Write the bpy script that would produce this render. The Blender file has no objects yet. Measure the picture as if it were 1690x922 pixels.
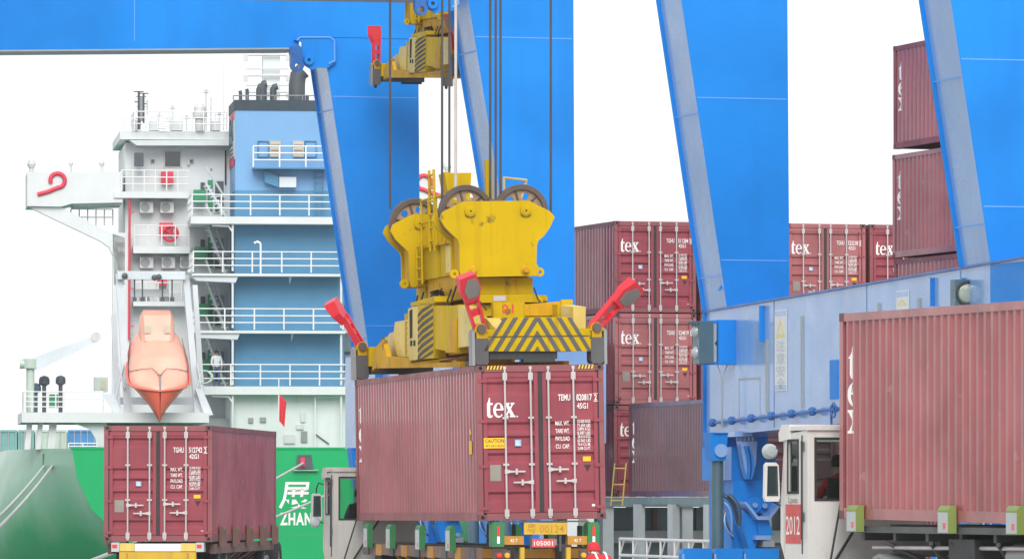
import bpy, bmesh, math, random
from mathutils import Vector, Matrix
from mathutils.geometry import tessellate_polygon
random.seed(7)
scene = bpy.context.scene
COL = scene.collection
R = math.radians

# ---------------------------------------------------------------- camera
FPX, CXP, CYP, HOR, CAMZ = 9800.0, 845.0, 461.0, 820.0, 2.1      # focal length and centre in photo pixels, horizon row, eye height
PIT = math.atan((HOR - CYP) / FPX)
cd = bpy.data.cameras.new('camera'); cam = bpy.data.objects.new('camera', cd); COL.objects.link(cam)
cam.location = (0, 0, CAMZ); cam.rotation_euler = (math.pi / 2 + PIT, 0, 0)
cd.sensor_width = 36.0; cd.lens = 36.0 * FPX / 1690.0
cd.clip_start = 1.0; cd.clip_end = 5000.0
scene.camera = cam

# ---------------------------------------------------------------- overcast sky, soft sun
SUN_EL, SUN_AZ = R(38), R(178)          # azimuth clockwise from +Y: behind the camera, to the left
w = bpy.data.worlds.new('World'); scene.world = w; w.use_nodes = True
nt = w.node_tree; nt.nodes.clear()
sky = nt.nodes.new('ShaderNodeTexSky'); sky.sky_type = 'NISHITA'; sky.sun_disc = False
sky.sun_elevation = SUN_EL; sky.sun_rotation = SUN_AZ; sky.dust_density = 1.0; sky.air_density = 1.0
hs = nt.nodes.new('ShaderNodeHueSaturation'); hs.inputs['Saturation'].default_value = 0.12
bg = nt.nodes.new('ShaderNodeBackground'); bg.inputs['Strength'].default_value = 0.15
wo = nt.nodes.new('ShaderNodeOutputWorld')
cl = nt.nodes.new('ShaderNodeMix'); cl.data_type = 'RGBA'; cl.inputs[0].default_value = 0.92; cl.inputs[7].default_value = (2.42, 2.47, 2.51, 1)   # closed, even cloud deck over the clear sky
nt.links.new(sky.outputs[0], hs.inputs['Color']); nt.links.new(hs.outputs[0], cl.inputs[6]); nt.links.new(cl.outputs[2], bg.inputs['Color']); nt.links.new(bg.outputs[0], wo.inputs['Surface'])
sl = bpy.data.lights.new('sun', 'SUN'); sl.energy = 1.15; sl.angle = R(40); sl.color = (1.0, 0.97, 0.93)
so = bpy.data.objects.new('sun', sl); COL.objects.link(so)
sd = Vector((math.sin(SUN_AZ) * math.cos(SUN_EL), math.cos(SUN_AZ) * math.cos(SUN_EL), math.sin(SUN_EL)))
so.rotation_euler = sd.to_track_quat('Z', 'Y').to_euler(); so.location = sd * 60
vs = scene.view_settings
scene.display_settings.display_device = 'sRGB'
vs.view_transform = 'Standard'; vs.look = 'None'; vs.gamma = 1.0; vs.use_curve_mapping = False
vs.exposure = 1.38
scene.cycles.max_bounces = 6; scene.cycles.diffuse_bounces = 3; scene.cycles.glossy_bounces = 3
scene.cycles.transmission_bounces = 4; scene.cycles.volume_bounces = 1; scene.cycles.caustics_reflective = False; scene.cycles.caustics_refractive = False
scene.cycles.use_denoising = True

# ---------------------------------------------------------------- surveying helper: a local frame and the lines of sight measured in the photograph
class Frame:
    def __init__(s, pos, yaw, pitch=0.0, roll=0.0):
        s.o = Vector(pos); s.e = (R(pitch), R(roll), R(yaw))
        s.M = (Matrix.Rotation(R(yaw), 3, 'Z') @ Matrix.Rotation(R(roll), 3, 'Y') @ Matrix.Rotation(R(pitch), 3, 'X'))
    def hit(s, px, py, ax, v):
        r = Vector((0, math.cos(PIT), math.sin(PIT))) + Vector((1, 0, 0)) * ((px - CXP) / FPX) + Vector((0, -math.sin(PIT), math.cos(PIT))) * ((CYP - py) / FPX)
        Mi = s.M.transposed(); o = Mi @ (Vector((0, 0, CAMZ)) - s.o); r = Mi @ r
        return o + r * ((v - o[ax]) / r[ax])
    def P(s, px, py, y=0.0):            # point (x, z) on the local plane y
        h = s.hit(px, py, 1, y); return (h.x, h.z)
    def Q(s, px, py, x=0.0):            # point (y, z) on the local plane x
        h = s.hit(px, py, 0, x); return (h.y, h.z)
    def w(s, p): return s.o + s.M @ Vector(p)

# ---------------------------------------------------------------- mesh builder
class MB:
    def __init__(s): s.v = []; s.f = []; s.sm = []
    def add(s, vs_, fs, smooth=False):
        b = len(s.v); s.v += [tuple(p) for p in vs_]
        for f in fs: s.f.append([b + i for i in f]); s.sm.append(smooth)
        return s
    def box(s, x0, x1, y0, y1, z0, z1):
        return s.add([(x0,y0,z0),(x1,y0,z0),(x1,y1,z0),(x0,y1,z0),(x0,y0,z1),(x1,y0,z1),(x1,y1,z1),(x0,y1,z1)],
              [(3,2,1,0),(4,5,6,7),(0,1,5,4),(1,2,6,5),(2,3,7,6),(3,0,4,7)])
    def cbox(s, c, sz, M=None):
        a, b, d = sz[0]/2, sz[1]/2, sz[2]/2; c = Vector(c); M = M or Matrix.Identity(3)
        p = [c + M @ Vector((x*a, y*b, z*d)) for z in (-1,1) for x, y in ((-1,-1),(1,-1),(1,1),(-1,1))]
        return s.add(p, [(3,2,1,0),(4,5,6,7),(0,1,5,4),(1,2,6,5),(2,3,7,6),(3,0,4,7)])
    def prism(s, poly, ax, a, b, holes=()):      # polygon extruded along an axis; y: (x,z)  x: (y,z)  z: (x,y)
        def P(p, t): return (p[0], t, p[1]) if ax == 'y' else (t, p[0], p[1]) if ax == 'x' else (p[0], p[1], t)
        area = sum(poly[i][0]*poly[(i+1)%len(poly)][1] - poly[(i+1)%len(poly)][0]*poly[i][1] for i in range(len(poly)))
        if area < 0: poly = poly[::-1]
        flip = (ax == 'y')
        loops = [list(poly)] + [list(h) for h in holes]
        tri = None
        if holes: tri = tessellate_polygon([[Vector((p[0], p[1], 0)) for p in l] for l in loops])
        n = len(poly)
        flat = [p for l in loops for p in l]; N = len(flat)
        vs_ = [P(p, a) for p in flat] + [P(p, b) for p in flat]
        if tri: caps = [tuple(t) for t in tri]
        else: caps = [tuple(range(n))]
        fs = []
        for c in caps: fs.append(tuple(reversed(c))); fs.append(tuple(i + N for i in c))
        o = 0
        for l in loops:
            m = len(l)
            for i in range(m): j = (i+1) % m; fs.append((o+i, o+j, o+j+N, o+i+N))
            o += m
        if flip: fs = [tuple(reversed(f)) for f in fs]
        return s.add(vs_, fs)
    def cyl(s, p0, p1, r, n=10, r2=None, caps=True):
        p0, p1 = Vector(p0), Vector(p1); d = (p1 - p0)
        if d.length < 1e-6: return s
        d.normalize(); u = d.orthogonal().normalized(); v = d.cross(u); r2 = r if r2 is None else r2
        c = [(math.cos(2*math.pi*i/n), math.sin(2*math.pi*i/n)) for i in range(n)]
        A = [p0 + (u*a + v*b)*r for a, b in c]; B = [p1 + (u*a + v*b)*r2 for a, b in c]
        s.add(A + B, [(i, (i+1)%n, (i+1)%n+n, i+n) for i in range(n)], n > 5)
        if caps: s.add(A + B, [tuple(range(n))[::-1], tuple(range(n, 2*n))])
        return s
    def tube(s, pts, r, n=6):
        pts = [Vector(p) for p in pts]; rings = []; u = None
        for i, p in enumerate(pts):
            d = (pts[min(i+1, len(pts)-1)] - pts[max(i-1, 0)]).normalized()
            u = d.orthogonal().normalized() if u is None else (u - d * u.dot(d)).normalized()
            v = d.cross(u); rings.append([p + (u*math.cos(2*math.pi*k/n) + v*math.sin(2*math.pi*k/n))*(r[i] if isinstance(r, (list, tuple)) else r) for k in range(n)])
        fs = []
        for i in range(len(rings)-1):
            for k in range(n): fs.append((i*n+k, i*n+(k+1)%n, (i+1)*n+(k+1)%n, (i+1)*n+k))
        s.add([p for q in rings for p in q], fs, True)
        s.add(rings[0] + rings[-1], [tuple(range(n))[::-1], tuple(range(n, 2*n))]); return s
    def lathe(s, prof, c, axis='z', n=16, smooth=True):
        c = Vector(c); rings = []
        for r, h in prof:
            q = []
            for k in range(n):
                a, b = r*math.cos(2*math.pi*k/n), r*math.sin(2*math.pi*k/n)
                q.append(c + Vector((a, b, h) if axis == 'z' else (a, h, b) if axis == 'y' else (h, a, b)))
            rings.append(q)
        for i in range(len(rings)-1):
            s.add(rings[i] + rings[i+1], [(k, (k+1)%n, (k+1)%n+n, k+n) for k in range(n)], smooth)
        return s
    def loft(s, secs, smooth=True, closed=True):
        n = len(secs[0]); fs = []
        for i in range(len(secs)-1):
            for k in range(n if closed else n-1): fs.append((i*n+k, i*n+(k+1)%n, (i+1)*n+(k+1)%n, (i+1)*n+k))
        return s.add([p for q in secs for p in q], fs, smooth)
    def mesh(s, name, mat):
        me = bpy.data.meshes.new(name); me.from_pydata(s.v, [], s.f)
        me.polygons.foreach_set('use_smooth', s.sm); me.update()
        if mat: me.materials.append(M[mat] if isinstance(mat, str) else mat)
        return me
    def build(s, name, mat, parent=None, label=None):
        return obj(name, s.mesh(name, mat), parent, label)

def obj(name, me, parent=None, label=None, loc=None):
    o = bpy.data.objects.new(name, me); COL.objects.link(o)
    if parent is not None: o.parent = parent
    if label: o['label'] = label
    if loc: o.location = loc
    return o
def tag(o, label, cat, group=None):
    o['label'] = label; o['category'] = cat
    if group: o['group'] = group
    return o
def thing(name, fr, label, cat, group=None, off=(0, 0, 0)):
    o = bpy.data.objects.new(name, None); COL.objects.link(o); o.empty_display_size = .3
    o.location = fr.w(off); o.rotation_euler = fr.e
    return tag(o, label, cat, group)
def struct(o): o['kind'] = 'structure'; return o
def circ(cx, cz, r, n=14, a0=0, a1=360):
    full = abs(a1 - a0) >= 360
    return [(cx + r*math.cos(R(a0 + (a1-a0)*i/(n if full else n-1))), cz + r*math.sin(R(a0 + (a1-a0)*i/(n if full else n-1)))) for i in range(n)]

# ---------------------------------------------------------------- materials
M = {}
def mat(name, col, rough=.45, var=.15, streak=.25, dirt=(.12,.10,.09), rust=0.0, fade=0.0, fadecol=(.8,.75,.65), metal=0.0, spec=.5, coat=0.0, objvar=0.0, scale=1.0, bump=.0, emit=None, patch=0.0, patchcol=None, ripple=3.0, pth=.60):
    m = bpy.data.materials.new(name); m.use_nodes = True; t = m.node_tree; N = t.nodes; L = t.links
    b = N['Principled BSDF']; b.inputs['Metallic'].default_value = metal; b.inputs['Specular IOR Level'].default_value = spec
    b.inputs['Coat Weight'].default_value = coat; b.inputs['Coat Roughness'].default_value = .12
    tc = N.new('ShaderNodeTexCoord')
    def noise(sc, det=4, mp=None, rgh=.55):
        n = N.new('ShaderNodeTexNoise'); n.inputs['Scale'].default_value = sc; n.inputs['Detail'].default_value = det; n.inputs['Roughness'].default_value = rgh
        if mp:
            p = N.new('ShaderNodeMapping'); p.inputs['Scale'].default_value = mp; L.new(tc.outputs['Object'], p.inputs['Vector']); L.new(p.outputs[0], n.inputs['Vector'])
        else: L.new(tc.outputs['Object'], n.inputs['Vector'])
        return n.outputs['Fac']
    def ramp(f, a, bb, lo=0.0, hi=1.0):
        r = N.new('ShaderNodeMapRange'); r.clamp = True; L.new(f, r.inputs[0])
        r.inputs[1].default_value = a; r.inputs[2].default_value = bb; r.inputs[3].default_value = lo; r.inputs[4].default_value = hi
        return r.outputs[0]
    def mix(f, A, B):
        x = N.new('ShaderNodeMix'); x.data_type = 'RGBA'
        if isinstance(f, float): x.inputs[0].default_value = f
        else: L.new(f, x.inputs[0])
        for i, q in ((6, A), (7, B)):
            if isinstance(q, tuple): x.inputs[i].default_value = q + (1,) if len(q) == 3 else q
            else: L.new(q, x.inputs[i])
        return x.outputs[2]
    c = tuple(col)
    lo = tuple(x*(1-var) for x in c); hi = tuple(min(1, x*(1+var) + .02*var) for x in c)
    k = mix(ramp(noise(.7*scale, 5), .3, .7), lo, hi)
    if fade: k = mix(ramp(noise(.45*scale, 3), .5, .78, 0, fade), k, tuple(fadecol))
    if streak: k = mix(ramp(noise(1.0, 5, (5*scale, 5*scale, .35*scale)), .52, .85, 0, streak), k, tuple(dirt))
    if patch: k = mix(ramp(noise(2.6*scale, 4), pth, pth+.05, 0, patch), k, tuple(patchcol or dirt))
    if rust:
        k = mix(ramp(noise(6*scale, 6, None, .7), .62, .72, 0, rust), k, (.16, .055, .02))
        k = mix(ramp(noise(1.0, 6, (9*scale, 9*scale, .6*scale)), .64, .78, 0, rust*.8), k, (.2, .08, .03))
    if objvar:
        oi = N.new('ShaderNodeObjectInfo'); h = N.new('ShaderNodeHueSaturation'); L.new(k, h.inputs['Color'])
        L.new(ramp(oi.outputs['Random'], 0, 1, 1-objvar, 1+objvar), h.inputs['Value']); k = h.outputs[0]
    L.new(k, b.inputs['Base Color'])
    L.new(ramp(noise(2.2*scale, 4), .3, .7, max(.04, rough-.08), min(1, rough+.12)), b.inputs['Roughness'])
    if bump:
        bp = N.new('ShaderNodeBump'); bp.inputs['Strength'].default_value = bump; bp.inputs['Distance'].default_value = .02
        L.new(noise(ripple*scale, 3), bp.inputs['Height']); L.new(bp.outputs[0], b.inputs['Normal'])
    if emit:
        b.inputs['Emission Color'].default_value = emit[:3] + (1,); b.inputs['Emission Strength'].default_value = emit[3]
    M[name] = m; return m
mat('maroon', (.27, .048, .068), .45, .15, .38, (.13,.04,.045), .16, .32, (.33,.105,.12), bump=.14, ripple=1.2, spec=.35, patch=.3, patchcol=(.17,.065,.06), pth=.65)
mat('maroon_side', (.29, .068, .084), .38, .18, .35, (.17,.075,.075), .10, .5, (.40,.17,.18), bump=.10, ripple=1.0, coat=.7)
mat('maroon_worn', (.32, .080, .088), .42, .22, .5, (.19,.085,.08), .2, .6, (.42,.19,.19), bump=.2, ripple=.9, coat=.5, patch=.35, patchcol=(.46,.27,.25), pth=.66)
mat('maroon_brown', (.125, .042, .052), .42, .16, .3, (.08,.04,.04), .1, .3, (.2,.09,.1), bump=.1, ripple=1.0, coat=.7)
mat('maroon_dark', (.15, .035, .045), .5, .16, .35, (.07,.03,.03), .15, .2, (.25,.1,.1))
mat('frame_maroon', (.23, .06, .07), .5, .2, .45, (.12,.06,.055), .4, .35, (.35,.18,.17), patch=.35, patchcol=(.16,.07,.05), pth=.62)
mat('casting', (.13, .05, .055), .6, .2, .3, (.06,.04,.04), .4)
mat('gasket', (.03, .025, .028), .7, .2, .1)
mat('hole', (.012, .012, .012), .9, .1, 0)
mat('galv', (.52, .48, .49), .42, .15, .2, (.3,.24,.23), .12, metal=.3)
mat('letter_white', (.82, .80, .79), .55, .05, .25, (.55,.4,.4))
mat('letter_soft', (.62, .52, .53), .6, .05, .1, (.4,.3,.3))
mat('sticker_yellow', (.85, .48, .01), .5, .05, .1)
mat('sticker_blue', (.25, .42, .62), .5, .05, .1)
mat('sticker_grey', (.28, .25, .22), .55, .15, .2, metal=.3)
mat('sticker_black', (.02, .015, .015), .6)
mat('teal_far', (.16, .38, .36), .6, .15, .2)
mat('blue_far', (.04, .22, .5), .6, .15, .2)
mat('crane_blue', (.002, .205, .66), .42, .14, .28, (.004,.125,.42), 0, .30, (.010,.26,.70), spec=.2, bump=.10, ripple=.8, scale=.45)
mat('crane_blue_dark', (.010, .11, .38), .4, .12, .2, (.02,.04,.12), coat=.2)
mat('crane_grey', (.30, .34, .36), .5, .12, .2)
mat('crane_pale_sheen', (.18, .335, .63), .30, .12, .34, (.12,.20,.36), .06, .4, (.33,.46,.66), coat=.8, bump=.06, ripple=.8, scale=.6)  # crane blue with grazing sky reflection painted in, plus stains
mat('seam', (.10, .32, .78), .5, .05, 0)
mat('teal_steel', (.05, .11, .15), .4, .15, .25, coat=.3)
mat('rubber', (.018, .018, .02), .75, .2, .2, (.06,.055,.05))
mat('black_steel', (.025, .028, .032), .6, .2, .25, (.09,.08,.07), .1)
mat('dark_steel', (.06, .065, .07), .55, .2, .3, (.14,.11,.08), .15)
mat('grey_steel', (.24, .25, .26), .5, .15, .3, (.12,.1,.09), .1)
mat('spreader_yellow', (.50, .335, .0005), .55, .12, .60, (.25,.15,.01), .42, .12, (.55,.37,.01), bump=.06, spec=.08, patch=.75, patchcol=(.11,.075,.03), pth=.665)
mat('spreader_deep', (.52, .29, .004), .55, .15, .6, (.20,.11,.03), .5, spec=.12, bump=.05, patch=.65, patchcol=(.06,.045,.03), pth=.62)
mat('spreader_cream', (.62, .47, .12), .5, .18, .5, (.42,.27,.05), .3, .5, (.72,.65,.47), patch=.55, patchcol=(.22,.14,.05), pth=.64)
mat('hazard_black', (.03, .03, .034), .6, .2, .3, (.10,.085,.06), .15)
mat('hazard_grey', (.075, .072, .078), .6, .2, .35, (.16,.13,.08), .2)
mat('rope', (.05, .045, .05), .6, .2, .2)
mat('rope_pale', (.5, .47, .43), .7, .2, .2)
mat('sheave', (.09, .065, .06), .5, .25, .3, (.18,.11,.06), .3)
mat('sheave_web', (.30, .20, .11), .55, .25, .3, (.12,.08,.05), .35)
mat('flipper_red', (.62, .012, .03), .42, .1, .2, (.4,.05,.06), .0, .15, (.75,.25,.25), coat=.2)
mat('flipper_grey', (.17, .155, .15), .6, .2, .35, (.09,.08,.07), .1)
mat('trailer_green', (.02, .17, .055), .5, .15, .35, (.06,.10,.06), .18)
mat('trailer_lime', (.20, .27, .06), .5, .15, .4, (.14,.15,.07), .15)
mat('trailer_orange', (.44, .20, .015), .55, .25, .5, (.16,.10,.05), .45)
mat('trailer_yellow', (.55, .34, .015), .55, .2, .5, (.22,.14,.05), .4)
mat('trailer_brown', (.16, .09, .07), .6, .2, .4, (.08,.06,.05), .4)
mat('cab_white', (.64, .63, .61), .38, .07, .5, (.38,.32,.27), .12, coat=.25, patch=.3, patchcol=(.45,.41,.36), pth=.66)
mat('cab_grey', (.46, .45, .43), .42, .08, .5, (.27,.23,.19), .14, coat=.2)
mat('plate_red', (.55, .07, .07), .5, .12, .3, (.5,.3,.28))
mat('lamp_red', (.7, .02, .02), .25, .05, 0, coat=.6)
mat('lamp_amber', (.8, .35, .01), .25, .05, 0, coat=.6)
mat('lens', (.28, .33, .27), .15, .1, .1, coat=1.0)
mat('lens_white', (.34, .38, .40), .25, .05, .2, coat=.6)
mat('platform_grey', (.16, .23, .25), .5, .15, .35, (.1,.1,.1), .08)
mat('platform_light', (.42, .47, .48), .5, .12, .3, (.25,.22,.2), .08)
mat('rail_white', (.75, .76, .76), .45, .06, .15, (.5,.45,.4), .06)
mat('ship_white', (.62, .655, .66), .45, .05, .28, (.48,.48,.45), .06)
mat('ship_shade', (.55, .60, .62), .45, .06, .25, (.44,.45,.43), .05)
mat('ship_blue', (.075, .24, .41), .5, .07, .25, (.06,.18,.32), .03, spec=.3)
mat('ship_lightblue', (.17, .36, .62), .45, .05, .15, (.13,.29,.50), spec=.3)
mat('funnel_black', (.02, .04, .06), .6, .15, .1)
mat('pipe_dark', (.055, .07, .085), .5, .2, .1)
mat('ship_green_deck', (.02, .26, .12), .6, .1, .2)
mat('hull_green', (.001, .36, .115), .5, .08, .22, (.02,.27,.10), .03, .15, (.02,.42,.15), scale=.35, spec=.2)
mat('hull_side', (.28, .46, .36), .40, .1, .35, (.34,.42,.36), .0, .9, (.46,.54,.47), scale=.22, coat=.3)  # pale grey-green holds the hull's white reflection as colour
mat('boat_orange', (.80, .13, .075), .42, .06, .15, (.7,.18,.12), 0, .2, (.82,.26,.18), coat=.3)
mat('boat_orange_lit', (.80, .38, .28), .42, .08, .2, (.75,.32,.23), 0, .45, (.84,.58,.47), coat=.3)  # boat orange washed pale, light from above put into the colour
mat('davit', (.58, .64, .68), .45, .08, .2, (.42,.45,.46))
mat('pale_green_paint', (.45, .55, .48), .5, .1, .2)
mat('flag_red', (.72, .02, .04), .8, .08, 0)
mat('red_paint', (.65, .03, .07), .5, .08, .1)
mat('dark_window', (.02, .035, .04), .12, .1, 0, coat=1.0)
mat('ac_grey', (.55, .56, .56), .5, .1, .2)
mat('skin', (.42, .25, .17), .6, .05, 0)
mat('cloth_red', (.55, .02, .03), .85, .12, 0)
mat('cloth_orange', (.75, .12, .02), .85, .12, 0)
mat('cloth_blue', (.05, .09, .2), .85, .12, 0)
mat('cloth_yellow', (.75, .7, .06), .8, .1, 0)
mat('hair', (.012, .010, .010), .7, .1, 0)
mat('rope_white', (.46, .47, .45), .8, .1, .1)
mat('yard_concrete', (.42, .41, .39), .85, .12, .0, bump=.2, patch=.4, patchcol=(.33,.32,.30))  # ground out of view, tone lightened to bounce fill light upward
mat('concrete', (.36, .35, .33), .8, .12, .3, (.2,.19,.17), bump=.2)
mat('rail_steel', (.2, .16, .13), .5, .2, .2, rust=.4)
mat('sea', (.03, .07, .075), .12, .2, 0, bump=.6, scale=.5)
mat('sign_white', (.62, .66, .68), .5, .04, .25)
mat('sign_text', (.45, .52, .55), .6, .05, 0)
mat('sign_yellow', (.66, .58, .22), .5, .05, 0)
mat('hose', (.03, .07, .12), .45, .15, .1)
mat('beige_vent', (.52, .45, .34), .6, .1, .2)
def hull_sheen():  # white reflection painted over the green, growing upwards with a noisy edge
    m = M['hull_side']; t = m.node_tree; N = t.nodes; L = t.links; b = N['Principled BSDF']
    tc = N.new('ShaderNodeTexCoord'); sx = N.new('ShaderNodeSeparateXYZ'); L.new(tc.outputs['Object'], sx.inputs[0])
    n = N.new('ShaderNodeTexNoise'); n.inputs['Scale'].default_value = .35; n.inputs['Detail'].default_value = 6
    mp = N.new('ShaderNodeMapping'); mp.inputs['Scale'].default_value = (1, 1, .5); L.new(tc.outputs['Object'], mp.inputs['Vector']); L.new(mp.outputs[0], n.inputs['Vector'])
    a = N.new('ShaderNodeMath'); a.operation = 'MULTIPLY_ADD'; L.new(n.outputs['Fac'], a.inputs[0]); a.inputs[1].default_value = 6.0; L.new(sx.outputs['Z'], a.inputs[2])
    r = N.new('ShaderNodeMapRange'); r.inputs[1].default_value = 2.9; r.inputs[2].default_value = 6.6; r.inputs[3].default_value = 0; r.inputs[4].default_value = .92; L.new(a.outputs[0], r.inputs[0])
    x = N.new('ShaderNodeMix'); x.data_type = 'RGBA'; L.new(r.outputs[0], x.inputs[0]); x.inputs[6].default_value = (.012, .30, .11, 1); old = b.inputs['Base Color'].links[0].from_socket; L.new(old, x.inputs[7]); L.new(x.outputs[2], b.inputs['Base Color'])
hull_sheen()
def glass(name, tint):
    m = bpy.data.materials.new(name); m.use_nodes = True; t = m.node_tree; N = t.nodes; N.clear()
    g = N.new('ShaderNodeBsdfGlossy'); g.inputs['Roughness'].default_value = .03
    tr = N.new('ShaderNodeBsdfTransparent'); tr.inputs['Color'].default_value = tint + (1,)
    fz = N.new('ShaderNodeFresnel'); fz.inputs['IOR'].default_value = 1.5
    mx = N.new('ShaderNodeMixShader'); o = N.new('ShaderNodeOutputMaterial')
    t.links.new(fz.outputs[0], mx.inputs[0]); t.links.new(tr.outputs[0], mx.inputs[1]); t.links.new(g.outputs[0], mx.inputs[2]); t.links.new(mx.outputs[0], o.inputs['Surface'])
    M[name] = m
glass('cab_glass', (.80, .92, .89))

# ---------------------------------------------------------------- lettering
def text_mesh(s, size=1.0, bold=0.0, sx=1.0, spacing=1.0, shear=0.0):
    c = bpy.data.curves.new('lettering', 'FONT'); c.body = s; c.size = size; c.offset = bold; c.resolution_u = 2; c.space_character = spacing; c.shear = shear
    o = bpy.data.objects.new('lettering', c); COL.objects.link(o)
    dg = bpy.context.evaluated_depsgraph_get(); me = bpy.data.meshes.new_from_object(o.evaluated_get(dg))
    vs_ = [(v.co.x*sx, v.co.y) for v in me.vertices]; fs = [tuple(p.vertices) for p in me.polygons]
    bpy.data.objects.remove(o); bpy.data.curves.remove(c); bpy.data.meshes.remove(me)
    return vs_, fs
_tc = {}
def put_text(mb, s, x, y, z, size, bold=0.0, sx=1.0, width=None, align='L', spacing=1.0, shear=0.0, side=None):
    """writes s on mb: on a plane facing -y (side None) or facing -x (side 'x', reading towards -y)"""
    k = (s, bold, spacing, shear)
    if k not in _tc: _tc[k] = text_mesh(s, 1.0, bold, 1.0, spacing, shear)
    vs_, fs = _tc[k]
    if not vs_: return
    x0 = min(v[0] for v in vs_); x1 = max(v[0] for v in vs_); kx = size*sx
    if width: kx = width / (x1 - x0)
    ox = -x0*kx if align == 'L' else -(x0+x1)/2*kx
    if side == 'x': mb.add([(x, y - (v[0]*kx + ox), z + v[1]*size) for v in vs_], fs)
    else: mb.add([(x + v[0]*kx + ox, y, z + v[1]*size) for v in vs_], fs)
GT = [(0,.86),(.14,.94),(.26,1.12),(.34,1.36),(.43,1.36),(.43,1.0),(.66,1.0),(.66,.86),(.43,.86),(.43,.25),(.46,.15),(.53,.12),(.63,.16),(.67,.1),(.54,-.02),(.38,-.03),(.22,.03),(.15,.16),(.15,.86)]
GX = [(0,1),(0,.9),(.09,.88),(.35,.49),(.11,.12),(0,.1),(0,0),(.37,0),(.37,.1),(.27,.12),(.43,.37),(.59,.12),(.5,.1),(.5,0),(1.0,0),(1.0,.1),(.9,.12),(.60,.57),(.80,.88),(.92,.9),(.92,1),(.58,1),(.58,.9),(.67,.88),(.52,.67),(.39,.88),(.48,.9),(.48,1)]
def ge():
    o = circ(.46, .49, .46, 26, 6, 322); o = [(p[0], .49 + (p[1]-.49)*1.12) for p in o]
    i = circ(.52, .49, .30, 16, 322, 196); i = [(.30 + (p[0]-.22)*.86 if 0 else p[0], .47 + (p[1]-.49)*1.25) for p in i]
    out = o + i + [(.23, .48), (.915, .48)]
    hole = [(.255, .58), (.65, .58), (.64, .78), (.58, .90), (.47, .95), (.36, .88), (.28, .74)]
    return out, hole
GE, GEH = ge()
def glyph_faces(g):
    loops = {'t': [GT], 'x': [GX], 'e': [GE, GEH]}[g]
    tri = tessellate_polygon([[Vector((p[0], p[1], 0)) for p in l] for l in loops])
    return [p for l in loops for p in l], [tuple(t) for t in tri]
# ================================================================ the setting: quay, water
def sheet(poly, z, name, mt, thick=None):
    mb = MB()
    mb.prism(poly, 'z', z - (thick or .3), z)
    return struct(mb.build(name, mt))
sheet([(-400, -60), (400, -60), (400, 900), (10, 900), (4, 196), (-400, 196)], 0.0, 'quay_ground', 'yard_concrete', 4.2)
sheet([(-1500, 150), (1500, 150), (1500, 3000), (-1500, 3000)], -3.0, 'water', 'sea', .3)
sheet([(-420, 420), (-40, 420), (-40, 700), (-420, 700)], 1.6, 'far_quay', 'concrete', 6.0)

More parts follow.
